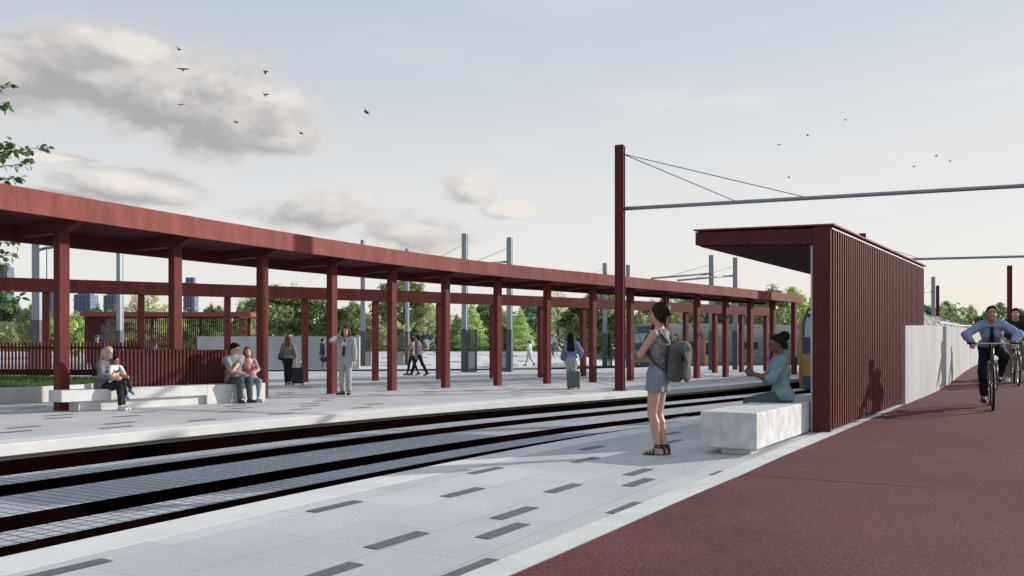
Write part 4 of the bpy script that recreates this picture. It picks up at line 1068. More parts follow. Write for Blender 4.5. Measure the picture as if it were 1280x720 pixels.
def hand_prims(w, d, pn, side, curl=.5, spread=1.0):
    """palm, four fingers of unequal length with bends, thumb off the side; side=+1 when the thumb lies along cross(d, pn)"""
    d = unit(d); pn = unit(pn - d * (pn @ d)); l = np.cross(d, pn) * side; out = [cap(w - d * .01, w + d * .075, .026, .037, pn, 1.9), cap(w + d * .07 - l * .028, w + d * .07 + l * .028, .013)]
    for k, (o, L) in enumerate(((.030, .074), (.010, .082), (-.010, .077), (-.029, .060))):
        b = w + d * (.08 if k != 3 else .074) + l * o * spread; a1 = curl * .5; a2 = curl * 1.25; a3 = curl * 1.9
        q = b; r = .0088 if k < 3 else .0076
        for j, (aa, f) in enumerate(((a1, .45), (a2, .31), (a3, .24))):
            e = q + (d * math.cos(aa) + pn * math.sin(aa)) * L * f; out.append(cap(q, e, r - .0007 * j, r - .0007 * (j + 1))); q = e
    b = w + d * .025 + l * .026; e = b + unit(d * .75 + l * .6 + pn * .35) * .042; f = e + unit(d * .9 + l * .05 + pn * (.3 + curl * .5)) * .034
    return out + [cap(b, e, .0125, .0105), cap(e, f, .0105, .008)]

SK = {'fair': mat('fair_skin', (.50, .30, .22), .5, var=.06, vscale=9), 'tan': mat('tan_skin', (.38, .21, .14), .5, var=.06, vscale=9), 'brown': mat('brown_skin', (.15, .072, .045), .45, var=.06, vscale=9)}
HR = {'dark': mat('dark_hair', (.010, .007, .006), .65, spec=.12, var=.3, vscale=40, stretch=(1, 1, .25)), 'brown': mat('brown_hair', (.065, .030, .018), .6, spec=.15, var=.35, vscale=40, stretch=(1, 1, .25)), 'red': mat('auburn_hair', (.17, .06, .028), .6, spec=.15, var=.3, vscale=40, stretch=(1, 1, .25)), 'blond': mat('grey_blond_hair', (.42, .36, .29), .6, spec=.2, var=.25, vscale=40, stretch=(1, 1, .25)), 'updo': mat('dark_auburn_hair', (.030, .011, .008), .6, spec=.15, var=.45, vscale=55, stretch=(1, 1, .4))}
EYE_W = mat('eye_dark', (.02, .015, .012), .2); LIP = mat('lips', (.32, .12, .10), .45); BROW = mat('brow', (.03, .02, .016), .7)
_cl = {}
def cloth(c, var=.10, vs=9.0, **kw):
    key = (tuple(c), var, vs, tuple(sorted(kw)))
    if key not in _cl: _cl[key] = mat('cloth', c, .85, var=var, vscale=vs, fine=.12, fscale=220, bump=.15, bscale=120, spec=.2, **kw)
    return _cl[key]

def person(label, loc, hd, H=1.72, sex='f', pel=(0, 0, .945), lean=(0, 0), wrL=None, wrR=None, elL=(-1, -.6, -.4), elR=(1, -.6, -.4), anL=(-.085, -.02, .085), anR=(.085, -.02, .085),
           knL=(0, 1, .1), knR=(0, 1, .1), toeL=(-.15, 1, 0), toeR=(.15, 1, 0), twist=0, head=(0, 0, 0), hair='short', hc='dark', skin='fair', top=None, sleeve=1.0, hem=.90, topfit=.014, bottom=None, leg='trousers', legw=1.0,
           shoe=(.03, .03, .03), vox=.012, handL=None, handR=None, curl=.5, face=True, wr=.0022, neckline=.0, jacket=None, group=None, name='person', shoecuff=True, sandal=False, parts=None, handvox=None, opent=False):
    s = H / 1.72; J = {}
    T = thing(name, label, 'person', loc, -R(hd), group)
    pel = V3(pel); d = unit(V3(lean[0], lean[1], 1)); wai = pel + unit(V3(lean[0] * .6, lean[1] * .6, 1)) * .13; che = pel + d * .33; nek = pel + d * .51
    tw = R(twist); lat = V3(math.cos(tw), math.sin(tw), 0); lat = unit(lat - d * (lat @ d)); fwd = np.cross(d, lat); fP = V3(0, 1, 0)
    sw = .158 if sex == 'f' else .185; hw = .088
    shL = nek - d * .055 - lat * sw; shR = nek - d * .055 + lat * sw; hiL = pel + V3(-hw, 0, -.03); hiR = pel + V3(hw, 0, -.03)
    hup = unit(d * .5 + V3(0, 0, .5)); hed = nek + hup * .165 + fwd * .025; Rh = euler(*head); hx, hy, hz = Rh[:, 0], Rh[:, 1], Rh[:, 2]
    if wrL is None: wrL = shL + V3(-.05, .06, -.53)
    if wrR is None: wrR = shR + V3(.05, .06, -.53)
    eL, wL = ik(shL, wrL, .285, .25, elL); eR, wR = ik(shR, wrR, .285, .25, elR)
    kL, aL = ik(hiL, anL, .43, .41, knL); kR, aR = ik(hiR, anR, .43, .41, knR)
    f = 0 if sex == 'f' else 1
    def torso(o=0.0):
        p = [cap(hiL + V3(0, -.01, .035), hiR + V3(0, -.01, .035), .098 + o), cap(pel, wai, .128 + .004 * f + o, .112 + .02 * f + o, fP, 1.25), cap(wai, che, .114 + .02 * f + o, .142 + .014 * f + o, fwd, 1.32), cap(che, nek - d * .06, .140 + .014 * f + o, .105 + o, fwd, 1.35),
             cap(shL + lat * .03, shR - lat * .03, .052 + o), cap(nek + d * .03, shL + lat * .05, .042 + o, .040 + o), cap(nek + d * .03, shR - lat * .05, .042 + o, .040 + o)]
        if not f: p += [ell(che + fwd * .075 + lat * sg * .068 - d * .005, np.array([.062, .062, .062]) + o) for sg in (1, -1)]
        else: p += [ell(che + fwd * .06 + lat * sg * .07 + d * .03, np.array([.08, .055, .06]) + o) for sg in (1, -1)]
        p += [ell(hi + V3(0, -.055, .0), np.array([.085, .075, .085]) + o) for hi in (hiL, hiR)]
        return p
    am = 1.0 + .18 * f
    def arm(sh, e, w, o=0.0, fr=1.0, flat=False):
        """fr 0..1 upper arm, 1..2 forearm"""
        p = []
        if fr <= 1: b = sh + (e - sh) * fr; return [cap(sh, b, .048 * am + o, (.048 - .010 * fr) * am + o, flat=flat)]
        p.append(cap(sh, e, .048 * am + o, .037 * am + o)); b = e + (w - e) * (fr - 1); m = e + (w - e) * .3
        p.append(cap(e, m if fr > 1.3 else b, .037 * am + o, .038 * am + o))
        if fr > 1.3: p.append(cap(m, b, .038 * am + o, .038 * am - .012 * (fr - 1.3) / .7 * am + o, flat=flat))
        return p
    def legp(hi, k, a, o=0.0, o2=None, fr=2.0, flat=False):
        o2 = o if o2 is None else o2
        if fr <= 1: b = hi + (k - hi) * fr; return [cap(hi, b, .086 + o, .086 - .03 * fr + o2, flat=flat)]
        back = unit(np.cross(np.cross(a - hi, k - hi + V3(0, 1e-4, 0)), a - k)) if np.linalg.norm(np.cross(a - hi, k - hi)) > 1e-3 else V3(0, 1, 0)
        c1 = k + (a - k) * .28 - back * .012; b = k + (a - k) * (fr - 1)
        return [cap(hi, k, .086 + o, .055 + o2), cap(k, c1, .053 + o2, .055 + o2), cap(c1, b, .055 + o2, (.036 if o2 < .012 else .046) + o2, flat=flat)]
    # ----- body (bare skin): one continuous surface
    B = torso(-.004) + arm(shL, eL, wL, 0, 2) + arm(shR, eR, wR, 0, 2) + legp(hiL, kL, aL) + legp(hiR, kR, aR)
    B += [cap(nek - d * .03, hed - hz * .05 - hy * .02, .052 + .006 * f, .050 + .006 * f)]
    H_ = [ell(hed + hz * .028 - hy * .010, (.073, .092, .088), Rh), ell(hed + hy * .020 - hz * .030, (.061, .072, .086), Rh), ell(hed + hy * .052 - hz * .088, (.030, .030, .026), Rh), cap(hed + hy * .084 + hz * .014, hed + hy * .104 - hz * .024, .008, .0125),
          cap(hed + hy * .080 + hz * .030 - hx * .03, hed + hy * .080 + hz * .030 + hx * .03, .011), cap(hed + hy * .086 - hz * .054 - hx * .014, hed + hy * .086 - hz * .054 + hx * .014, .0095), ell(hed + hx * .074 - hz * .006 - hy * .012, (.010, .020, .030), Rh), ell(hed - hx * .074 - hz * .006 - hy * .012, (.010, .020, .030), Rh)]
    B += H_
    def hnd(w, e, hspec, side):
        if hspec is None: dd = unit(w - e); pn = unit(V3(-side, .2, 0)); return hand_prims(w, dd, pn, side, curl)
        dd, pn, cu = hspec; return hand_prims(w, V3(dd), V3(pn), side, cu)
    HL, HRr = hnd(wL, eL, handL, -1), hnd(wR, eR, handR, 1)
    def foot(a, toe):
        t = unit(V3(toe)); up = unit(V3(0, 0, 1) - t * t[2]); return t, up
    feet = []
    for a, toe in ((aL, toeL), (aR, toeR)):
        t, up = foot(a, toe); feet.append((a, t, up)); hl = a - up * .045 - t * .035; B += [cap(a, hl, .036, .036), cap(a - up * .01, a - up * .05 + t * .14, .036, .026, up, 1.1), cap(hl, a - up * .058 + t * .16, .030, .022, up, 1.0)]
    sc = (s, s, s)
    def put(nm, me, m, par=T):
        o = obj(nm, me, m, par); o.scale = sc if par is T else (1, 1, 1); return o
    body = put('body', sdf_mesh('body', B + HL + HRr, handvox or vox, .010 if handvox else .012), SK[skin])
    # ----- hair
    hr = HR[hc]; sk = ell(hed + hz * .036 - hy * .014, (.090, .108, .101), Rh); cutn = hy * .80 - hz * .60; hv = max(vox * .8, .006)
    cuts = [(hed + hz * .012, cutn)]; hp = [sk, ell(hed - hy * .055 - hz * .03, (.066, .05, .07), Rh)]
    if hair == 'short': hp += [ell(hed + hz * .095 + hy * .03, (.062, .06, .030), Rh)]; cuts = [(hed + hz * .008, hy * .75 - hz * .66)]
    if hair == 'quiff': hp += [ell(hed + hz * .10 + hy * .045, (.060, .055, .032), Rh), ell(hed + hz * .075, (.085, .085, .05), Rh)]; cuts = [(hed + hz * .004, hy * .72 - hz * .69)]
    if hair == 'bun': hp += [ell(hed - hy * .085 + hz * .09, (.058, .055, .055), Rh)]
    if hair == 'highbun': hp += [ell(hed - hy * .115 + hz * .075, (.078, .074, .074), Rh), ell(hed - hy * .05 - hz * .02, (.075, .07, .08), Rh)]
    if hair == 'updo': hp += [ell(hed - hy * .09 + hz * .075 + hx * .012, (.074, .070, .070), Rh), ell(hed - hy * .06 + hz * .125 + hx * .02, (.045, .05, .035), Rh), ell(hed - hy * .13 + hz * .04, (.045, .04, .05), Rh), ell(hed - hy * .035 - hz * .01, (.092, .08, .075), Rh), ell(hed - hy * .09 + hz * .02, (.062, .05, .05), Rh), ell(hed - hy * .06 - hz * .035, (.06, .05, .055), Rh), ell(hed - hy * .02 + hz * .12, (.05, .055, .03), Rh), ell(hed - hy * .05 + hz * .12 - hx * .03, (.04, .04, .035), Rh)]
    me = sdf_mesh('hair', hp, hv, .018, cuts, wr=.005 if hair == 'updo' else .0015)
    ho = put('hair', me, hr)
    if hair in ('long', 'shoulder', 'verylong'):
        Ln = {'shoulder': .17, 'long': .24, 'verylong': .40}[hair]; lp = []
        for sg in (-1, 0, 1): lp.append(cap(hed - hy * .06 + hx * sg * .05 + hz * .02, nek - fwd * (.09 if Ln < .3 else .145) + lat * sg * .065 - d * (Ln - .15), .060, .040 if Ln < .3 else .058, fwd, 1.2))
        for sg in (-1, 1): lp.append(cap(hed + hx * sg * .072 + hz * .03 - hy * .01, nek + lat * sg * .085 - d * (min(Ln, .2) - .14) + fwd * .01, .026, .020))
        o2 = put('hair_length', sdf_mesh('hair_length', lp, hv, .02, wr=.003), hr)
    if hair == 'helmet':
        put('helmet', sdf_mesh('helmet', [ell(hed + hz * .055 - hy * .01, (.095, .125, .075), Rh)], hv, .01, [(hed + hz * .045, -hz)]), cloth((.35, .05, .03)))
    # ----- face
    if face:
        for sg in (-1, 1):
            MBe = sdf_mesh('eye', [ell(hed + hx * sg * .031 + hy * .083 + hz * .010, (.0125, .0075, .0065), Rh)], .004, .003); put('eye', MBe, EYE_W)
            put('eyebrow', sdf_mesh('eyebrow', [cap(hed + hx * sg * .018 + hy * .0915 + hz * .030, hed + hx * sg * .045 + hy * .080 + hz * .034, .0045, .0035)], .004, .003), BROW)
        put('lips', sdf_mesh('lips', [cap(hed - hx * .020 + hy * .0885 - hz * .054, hed + hx * .020 + hy * .0885 - hz * .054, .0075, .0075)], .004, .003), LIP)
    # ----- clothes
    cv = max(vox * .9, .008)
    if bottom:
        lp = [cap(hiL + V3(0, -.01, .035), hiR + V3(0, -.01, .035), .108), cap(pel, wai, .138, .128, fP, 1.25)] + [ell(hi + V3(0, -.055, 0), (.097, .087, .097)) for hi in (hiL, hiR)]
        bm = cloth(*bottom) if isinstance(bottom[0], tuple) else cloth(bottom)
        wc = [(wai - unit(wai - pel) * (.0), wai - pel)]
        if leg == 'trousers': lp += legp(hiL, kL, aL, .012, .012 * legw, 1.96, True) + legp(hiR, kR, aR, .012, .012 * legw, 1.96, True)
        elif leg == 'wide': lp += legp(hiL, kL, aL, .014, .026, 2.02, True) + legp(hiR, kR, aR, .014, .026, 2.02, True)
        elif leg == 'slim': lp += legp(hiL, kL, aL, .007, .005, 1.92, True) + legp(hiR, kR, aR, .007, .005, 1.92, True)
        elif leg == 'shorts': lp += legp(hiL, kL, aL, .020, .028, .42 if isinstance(legw, float) and legw == 1.0 else legw, True) + legp(hiR, kR, aR, .020, .028, .42 if legw == 1.0 else legw, True)
        put({'shorts': 'shorts'}.get(leg, 'trousers'), sdf_mesh('trousers', lp, cv, .03, wc, wr=wr), bm)
    if top:
        o = topfit; tp = torso(o); hemz = V3(pel + (wai - pel) * ((hem - .93) / .13))
        if hem < .93: tp += [cap(pel, pel + V3(0, 0, hem - .93 - .08), .130 + o, .128 + o * 1.4, fP, 1.2)]
        if sleeve > 0: tp += arm(shL, eL, wL, o * .9, sleeve * 2, True) + arm(shR, eR, wR, o * .9, sleeve * 2, True)
        tcut = [(hemz, -(wai - pel))]; na = unit(d + fwd * (.35 + neckline * 6)); n0 = nek + d * (.03 - neckline)
        crv = [cap(n0 - na * .0, n0 + na * .25, .145, .145, flat0=True)]
        if sleeve == 0:
            for sh, sg in ((shL, -1), (shR, 1)): crv.append(ell(sh + lat * sg * .045 + d * .02, (.075, .2, .115)))
        tm = cloth(*top) if isinstance(top[0], tuple) else cloth(top)
        t_ = put('top' if sex == 'f' else 'shirt', sdf_mesh('top', tp, cv, .028, tcut, crv, wr=wr * 1.2), tm)
    if jacket:
        o = .023; tp = torso(o) + [cap(pel, pel + V3(0, 0, -.18), .136 + o, .142 + o, fP, 1.2)] + arm(shL, eL, wL, .017, 1.94, True) + arm(shR, eR, wR, .017, 1.94, True)
        hemz = V3(pel + V3(0, 0, jacket[1] - .93)); tcut = [(hemz, V3(0, 0, -1)), (nek + d * .035, d + fwd * .3)]
        vneck = [cap(che + fwd * .2 - d * .16, nek + fwd * .16 + d * .06, .045, .105)] + ([cap(pel + fwd * .22 - V3(0, 0, .2), che + fwd * .2 - d * .16, .075, .02)] if opent else [])
        put('jacket', sdf_mesh('jacket', tp, cv, .028, tcut, vneck, wr=wr), cloth(jacket[0]))
    # ----- shoes
    sm = cloth(shoe, .1, 20.0)
    for a, t, up in feet:
        hl = a - up * .05 - t * .035
        if sandal:
            MBs = MB(); l = np.cross(t, up); n0 = hl - up * .034 - t * .012
            MBs.loft([[tuple(hl - t * .03 + l * x - up * z) for x, z in ((-.03, .034), (.03, .034), (.03, .02), (-.03, .02))], [tuple(hl + t * .08 + l * x - up * z) for x, z in ((-.036, .034), (.036, .034), (.036, .024), (-.036, .024))], [tuple(hl + t * .21 + l * x - up * z) for x, z in ((-.03, .034), (.03, .034), (.03, .026), (-.03, .026))]])
            q = lambda y, x, z: tuple(hl + t * y + l * x + up * z)
            for y, hh in ((.165, .004), (.125, .018), (.085, .042)):
                MBs.tube([q(y, -.036, -.022), q(y - .008, -.028, hh), q(y - .012, 0, hh + .014), q(y - .008, .028, hh), q(y, .036, -.022)], .0085, 6)
            MBs.tube([q(.165, -.034, -.02), q(.12, 0, .028), q(.07, .034, .03)], .008, 6); MBs.tube([q(.165, .034, -.02), q(.12, 0, .028), q(.07, -.034, .03)], .008, 6)
            for zz in (.062, .088): MBs.tube([tuple(a + up * (zz - .05) + (t * math.cos(u_) + l * math.sin(u_)) * .043) for u_ in np.linspace(0, 2 * math.pi, 13)], .009, 6)
            MBs.tube([q(-.032, 0, -.02), q(-.04, 0, .03), q(-.02, 0, .095)], .016, 6)
            so = MBs.build('sandal', sm, T); so.scale = sc; continue
        sp = [cap(hl, hl + t * .20 - up * .008, .040, .036, up, 1.05), cap(a - up * .02, hl + t * .12, .042, .036), cap(a + up * .02, hl, .044, .042)]
        so = put('shoe', sdf_mesh('shoe', sp, max(cv, .008), .02, [(a - up * .084, -up), (a + up * .025, up)]), sm)
    T['_'] = 0; del T['_']
    W = T.matrix_basis
    wp = lambda p: T.location + Matrix.Rotation(-R(hd), 3, 'Z') @ (Vector(p) * s)
    info = dict(T=T, s=s, wL=wL, wR=wR, eL=eL, eR=eR, nek=nek, che=che, pel=pel, hed=hed, Rh=Rh, lat=lat, fwd=fwd, d=d, shL=shL, shR=shR, kL=kL, kR=kR, wp=wp, put=put)
    return info

def loc_obj(name, label, cat, inf):
    """a carried thing placed in the same frame as its bearer, but its own top-level object"""
    T = thing(name, label, cat, tuple(inf['T'].location), inf['T'].rotation_euler.z); T.scale = (inf['s'],) * 3; return T
# ------------------------------------------------------------------ people in the place
BLK = cloth((.02, .02, .022))
M['bag_olive'] = cloth((.085, .084, .075), .25, 7.0); M['strap'] = cloth((.06, .062, .05)); M['suit_dark'] = mat('suitcase_black', (.018, .019, .024), .55); M['suit_grey'] = mat('suitcase_bluegrey', (.10, .125, .14), .55); M['chrome'] = mat('chrome', (.55, .56, .57), .25, metal=1.0)
M['rubber'] = mat('black_rubber', (.015, .015, .015), .7); M['frame_grey'] = mat('bike_frame', (.10, .105, .11), .35); M['navy_bag'] = cloth((.02, .025, .05)); M['purple'] = cloth((.10, .03, .12)); M['grey_bag'] = cloth((.17, .165, .16)); M['phone'] = mat('phone_black', (.012, .012, .014), .2); M['screen'] = mat('phone_screen', (.25, .28, .32), .1)

# the woman who waits in the foreground, arms folded, seen from behind her left side
w1 = person('woman with folded arms and pinned up dark hair in grey top and denim shorts', at(824, 569.5), -56, 1.69, 'f', pel=(.012, .01, .944), lean=(-.01, -.03), anL=(-.025, .005, .085), anR=(.055, -.03, .085), knL=(.1, 1, .1), toeL=(-.18, 1, 0), toeR=(.1, 1, 0),
            wrL=(.045, .215, 1.155), wrR=(-.06, .25, 1.125), elL=(-1, .25, -.75), elR=(1, .25, -.75), handL=((.9, .25, .05), (-.2, -1, .1), .5), handR=((-.9, .2, .1), (.1, -1, 0), .6), head=(-16, 2, 0), hair='updo', hc='updo', skin='fair', top=((.185, .19, .20), .45, 26.0), sleeve=0, hem=1.0, topfit=.016, neckline=.07,
            bottom=((.215, .25, .29), .12, 14.0), leg='shorts', legw=.40, shoe=(.045, .045, .05), sandal=True, vox=.0075, handvox=.0058, wr=.003)
_r = random.Random(4); _mb = MB(); _h = w1['hed']; _hx, _hy, _hz = w1['Rh'][:, 0], w1['Rh'][:, 1], w1['Rh'][:, 2]
for k in range(34):                                  # loose curls round the pinned-up hair
    a = _r.uniform(0, 6.28); c0 = _h - _hy * .085 + _hz * .07; u = _hx * math.cos(a) * .075 + _hz * math.sin(a) * .078 - _hy * _r.uniform(-.03, .05); p0 = c0 + u * .85; sw = V3(_r.uniform(-.02, .02), _r.uniform(-.02, .02), _r.uniform(-.01, .02))
    _mb.tube([tuple(p0), tuple(c0 + u * 1.10 + sw * .5), tuple(c0 + u * 1.16 + sw * 1.2), tuple(c0 + u * 1.02 + sw * 1.9)], [.005, .0045, .0035, .002], 5)
for k in range(10):                                  # wisps at the nape
    x = _r.uniform(-.05, .05); p0 = _h - _hy * .075 - _hz * .05 + _hx * x; _mb.tube([tuple(p0), tuple(p0 - _hz * .03 - _hy * .01), tuple(p0 - _hz * _r.uniform(.05, .08) + _hx * _r.uniform(-.012, .012))], [.004, .003, .0015], 4)
w1['put']('hair_curls', _mb.mesh('hair_curls'), HR['updo'])
b1 = loc_obj('backpack', 'olive drab canvas backpack on the back of the woman with folded arms', 'backpack', w1)
bp = [cap((.02, -.205, .98), (.02, -.195, 1.16), .138, .116, (0, 1, 0), 1.40), ell((.02, -.225, .965), (.152, .105, .08)), ell((.02, -.23, 1.20), (.135, .105, .11))]
obj('bag', sdf_mesh('bag', bp, .008, .04, wr=.006), M['bag_olive'], b1)
obj('flap', sdf_mesh('flap', [ell((.02, -.250, 1.245), (.148, .125, .075)), cap((.02, -.325, 1.20), (.02, -.345, 1.10), .10, .085, (0, 1, 0), 3.2)], .008, .03, wr=.004), cloth((.11, .11, .095), .2, 8.0), b1)
obj('pocket', sdf_mesh('pocket', [cap((.02, -.325, .94), (.02, -.325, 1.03), .090, .085, (0, 1, 0), 2.0)], .008, .02, wr=.004), cloth((.12, .122, .10), .2, 8.0), b1)
obj('side_pocket', sdf_mesh('side_pocket', [cap((-.135, -.215, .93), (-.135, -.215, 1.02), .055, .055, (1, 0, 0), 1.6)], .008, .02, wr=.003), M['bag_olive'], b1)
for sg in (-1, 1):
    pts = catmull([(.02 + sg * .085, -.13, 1.30), (sg * .105, -.06, 1.40), (sg * .115, .03, 1.425), (sg * .12, .115, 1.33), (sg * .125, .10, 1.20), (sg * .135, -.02, 1.06), (.02 + sg * .125, -.14, .97)], 5)
    rr = MB(); rr.tube(pts, .017, 8); rr.build('strap', M['strap'], b1)
MB().tube(catmull([(-.02, -.16, 1.31), (0.02, -.17, 1.375), (.06, -.16, 1.31)], 6), .010, 7).build('grab_loop', cloth((.25, .25, .22)), b1)
for sg in (-1, 1): MB().tube([(.02 + sg * .05, -.345, 1.14), (.02 + sg * .05, -.352, 1.05)], .009, 6).build('buckle_strap', M['strap'], b1)

# the woman who sits on the near bench and looks at her phone
w2 = person('seated woman in pale blue top with black hair in a bun, looking at her phone', Vector((3.60, 11.22, 0)), -82, 1.72, 'f', pel=(0, 0, .60), lean=(0, .05), anL=(-.09, .44, .09), anR=(.09, .47, .09), knL=(0, .6, 1), knR=(0, .6, 1), wrL=(-.06, .355, .865), wrR=(.07, .345, .87), elL=(-1, -.5, -1), elR=(1, -.5, -1),
            handL=((.25, 1, .35), (1, -.15, .3), .55), handR=((-.25, 1, .30), (-.9, -.1, .5), .7), head=(0, -16, 0), hair='highbun', hc='dark', skin='brown', top=((.18, .265, .30), .14, 10.0), sleeve=.56, hem=.86, topfit=.026, neckline=.02, bottom=((.07, .085, .12), .1, 10.0), leg='slim', shoe=(.5, .5, .5), vox=.0085, handvox=.0065, wr=.004)
ph = loc_obj('phone', 'slim phone in the hands of the seated woman in pale blue', 'phone', w2)
Mp = Matrix.Translation((.0, .445, .955)) @ Matrix.Rotation(R(28), 4, 'X')
MB().bbox((-.036, -.005, -.072), (.036, .005, .072), .004, Mp).build('phone_body', M['phone'], ph); MB().box((-.032, -.0075, -.066), (.032, -.0055, .066), Mp).build('phone_screen', M['screen'], ph)

# ---- on the long bench beyond the tracks
BU = Vector((math.sin(R(35.7)), math.cos(R(35.7)), 0)); BN = Vector((-BU.y, BU.x, 0)); B0 = Vector((-8.53, 15.9, 0))
def onbench(t, o=.25): return B0 + BU * t + BN * o
person('grey haired woman in grey hoodie sitting on the long bench holding a child', onbench(.95, .2), 118, 1.66, 'f', pel=(0, 0, .515), lean=(.03, .18), anL=(-.02, .48, .085), anR=(-.14, .38, .085), knL=(0, .6, 1), knR=(-.1, .6, 1), wrL=(.05, .42, .74), wrR=(.06, .38, .66), elL=(-1, 0, -.6), elR=(1, -.1, -.7),
       handL=((.9, .3, -.2), (0, -1, -.2), .5), handR=((-.8, .5, -.1), (0, -1, .2), .5), head=(14, -12, -8), hair='shoulder', hc='blond', top=(.16, .165, .18), sleeve=.72, hem=.85, topfit=.03, bottom=(.025, .026, .03), leg='trousers', shoe=(.75, .75, .76), toeL=(.1, 1, 0), toeR=(-.1, 1, 0), vox=.011)
person('small child in white shirt and blue shoes on the lap of the grey haired woman', onbench(1.10, .05), 112, 1.10, 'm', pel=(.06, .02, .86), lean=(-.02, .02), anL=(-.10, .50, .62), anR=(.06, .48, .46), knL=(0, .6, 1), knR=(0, .6, 1), wrL=(-.16, .26, .93), wrR=(.18, .26, .93), head=(-8, -6, 10), hair='short', hc='dark', skin='tan',
       top=(.75, .75, .76), sleeve=.45, hem=.86, bottom=(.03, .03, .035), leg='trousers', shoe=(.10, .16, .34), toeL=(0, 1, -.5), toeR=(0, 1, -.5), vox=.013)
person('young man in grey shirt and jeans on the long bench beside the woman in pink', onbench(3.98, .2), 128, 1.80, 'm', pel=(0, 0, .50), lean=(.10, .14), anL=(-.10, .44, .085), anR=(.10, .38, .085), knL=(0, .6, 1), knR=(.1, .6, 1), wrL=(.26, .36, .70), wrR=(.10, .42, .62), elL=(-.8, 0, -.7), elR=(1, .0, -.8),
       head=(22, -22, 10), hair='quiff', hc='dark', skin='fair', top=(.24, .25, .26), sleeve=.42, hem=.84, topfit=.022, bottom=(.075, .10, .12), leg='trousers', legw=1.4, shoe=(.06, .06, .065), vox=.011)
person('auburn haired woman in pink top leaning on the young man on the long bench', onbench(4.40, .16), 138, 1.66, 'f', pel=(0, 0, .515), lean=(.16, .06), anL=(.02, .47, .085), anR=(.42, .42, .22), knL=(0, .6, 1), knR=(.5, .6, 1), wrL=(.06, .38, .70), wrR=(.40, -.06, .98), elL=(-1, .0, -.7), elR=(.9, -.5, .2),
       head=(-22, -12, 16), hair='long', hc='red', skin='fair', top=(.46, .20, .22), sleeve=0, hem=.93, topfit=.012, neckline=.08, bottom=(.20, .27, .31), leg='slim', shoe=(.62, .60, .62), toeR=(-.3, 1, -.4), vox=.011)

# ---- standing and walking on the far platform
w3 = person('woman in grey brown blouse walking away with a black suitcase', at(360, 481.5), -8, 1.66, 'f', anL=(-.07, .06, .085), anR=(.06, -.16, .11), wrR=(.29, -.02, .82), head=(0, 0, 0), hair='long', hc='red', face=False, top=(.20, .185, .165), sleeve=.95, hem=.93, topfit=.03, bottom=(.022, .022, .026), leg='trousers', shoe=(.30, .14, .08), vox=.013)
def suitcase(label, inf, x, y, w, dpt, h, m, hz=.98):
    T = loc_obj('suitcase', label, 'suitcase', inf)
    MB().bbox((x - w / 2, y - dpt / 2, .055), (x + w / 2, y + dpt / 2, .055 + h), .04).build('case', m, T)
    mb = MB()
    for k in range(4): mb.bbox((x - w / 2 + .07 + k * (w - .14) / 3 - .012, y - dpt / 2 - .008, .11), (x - w / 2 + .07 + k * (w - .14) / 3 + .012, y - dpt / 2 + .01, h), .004)
    mb.build('ribs', m, T)
    MB().tube([(x - .10, y, .05 + h), (x - .10, y, hz - .02), (x - .08, y, hz), (x + .08, y, hz), (x + .10, y, hz - .02), (x + .10, y, .05 + h)], .011, 6).build('pull_handle', M['chrome'], T)
    for sx in (-1, 1):
        for sy in (-1, 1): MB().lathe([(0, -.014), (.028, -.014), (.028, .014), (0, .014)], 10, Matrix.Translation((x + sx * (w / 2 - .05), y + sy * (dpt / 2 - .04), .028)) @ Matrix.Rotation(R(90), 4, 'Y')).build('wheel', M['rubber'], T)
suitcase('black upright suitcase beside the woman in the grey brown blouse', w3, .34, -.05, .42, .26, .56, M['suit_dark'], .85)
def shoulder_bag(label, inf, x, y, z, w, h, m, side):
    T = loc_obj('shoulder_bag', label, 'bag', inf)
    obj('bag', sdf_mesh('bag', [cap((x, y - w / 2 + .06, z), (x, y + w / 2 - .06, z), h / 2, h / 2, (1, 0, 0), 2.0), ell((x, y, z - h * .25), (.09, w / 2, h / 3))], .012, .04, [((0, 0, z + h * .42), (0, 0, 1))]), m, T)
    MB().tube(catmull([(x, y - w / 2 + .05, z + h * .35), (x * .98, y - .06, z + h * .9), (side * .15, -.01, 1.43), (x * .98, y + .05, z + h * .9), (x, y + w / 2 - .05, z + h * .35)], 5), .012, 6).build('strap', m, T)
shoulder_bag('navy shoulder bag on the left side of the woman in the grey brown blouse', w3, -.25, -.02, 1.02, .34, .26, M['navy_bag'], -1)
w4 = person('long haired man in pale grey suit and dark tie with a phone at his ear', at(433, 493.5), 196, 1.78, 'm', anL=(-.085, .03, .085), anR=(.12, -.02, .085), toeL=(-.4, 1, 0), toeR=(.4, 1, 0), wrR=(.135, .13, 1.54), elR=(.75, .25, -1), wrL=(-.25, .02, .83), elL=(-1, -.5, 0), handR=((-.25, -.15, 1), (-1, -.2, 0), .5), head=(4, -3, 5), hair='shoulder', hc='brown', skin='fair',
            top=(.70, .71, .73), sleeve=.8, hem=.93, bottom=(.36, .37, .385), leg='trousers', legw=1.6, shoe=(.02, .02, .022), jacket=((.37, .38, .395), .74), vox=.010, opent=True)
tie = w4['put']('tie', sdf_mesh('tie', [cap(w4['nek'] + w4['fwd'] * .075 - V3(0, 0, .03), w4['nek'] + w4['fwd'] * .095 - V3(0, 0, .06), .024, .02), cap(w4['nek'] + w4['fwd'] * .105 - V3(0, 0, .07), w4['pel'] + w4['fwd'] * .165 + V3(0, 0, .08), .024, .040, (0, 1, 0), 2.4)], .008, .01), cloth((.03, .035, .045)))
p_ = loc_obj('phone', 'phone held to the ear of the man in the pale grey suit', 'phone', w4); MB().bbox((.085, -.01, 1.50), (.098, .06, 1.65), .004).build('phone_body', M['phone'], p_)
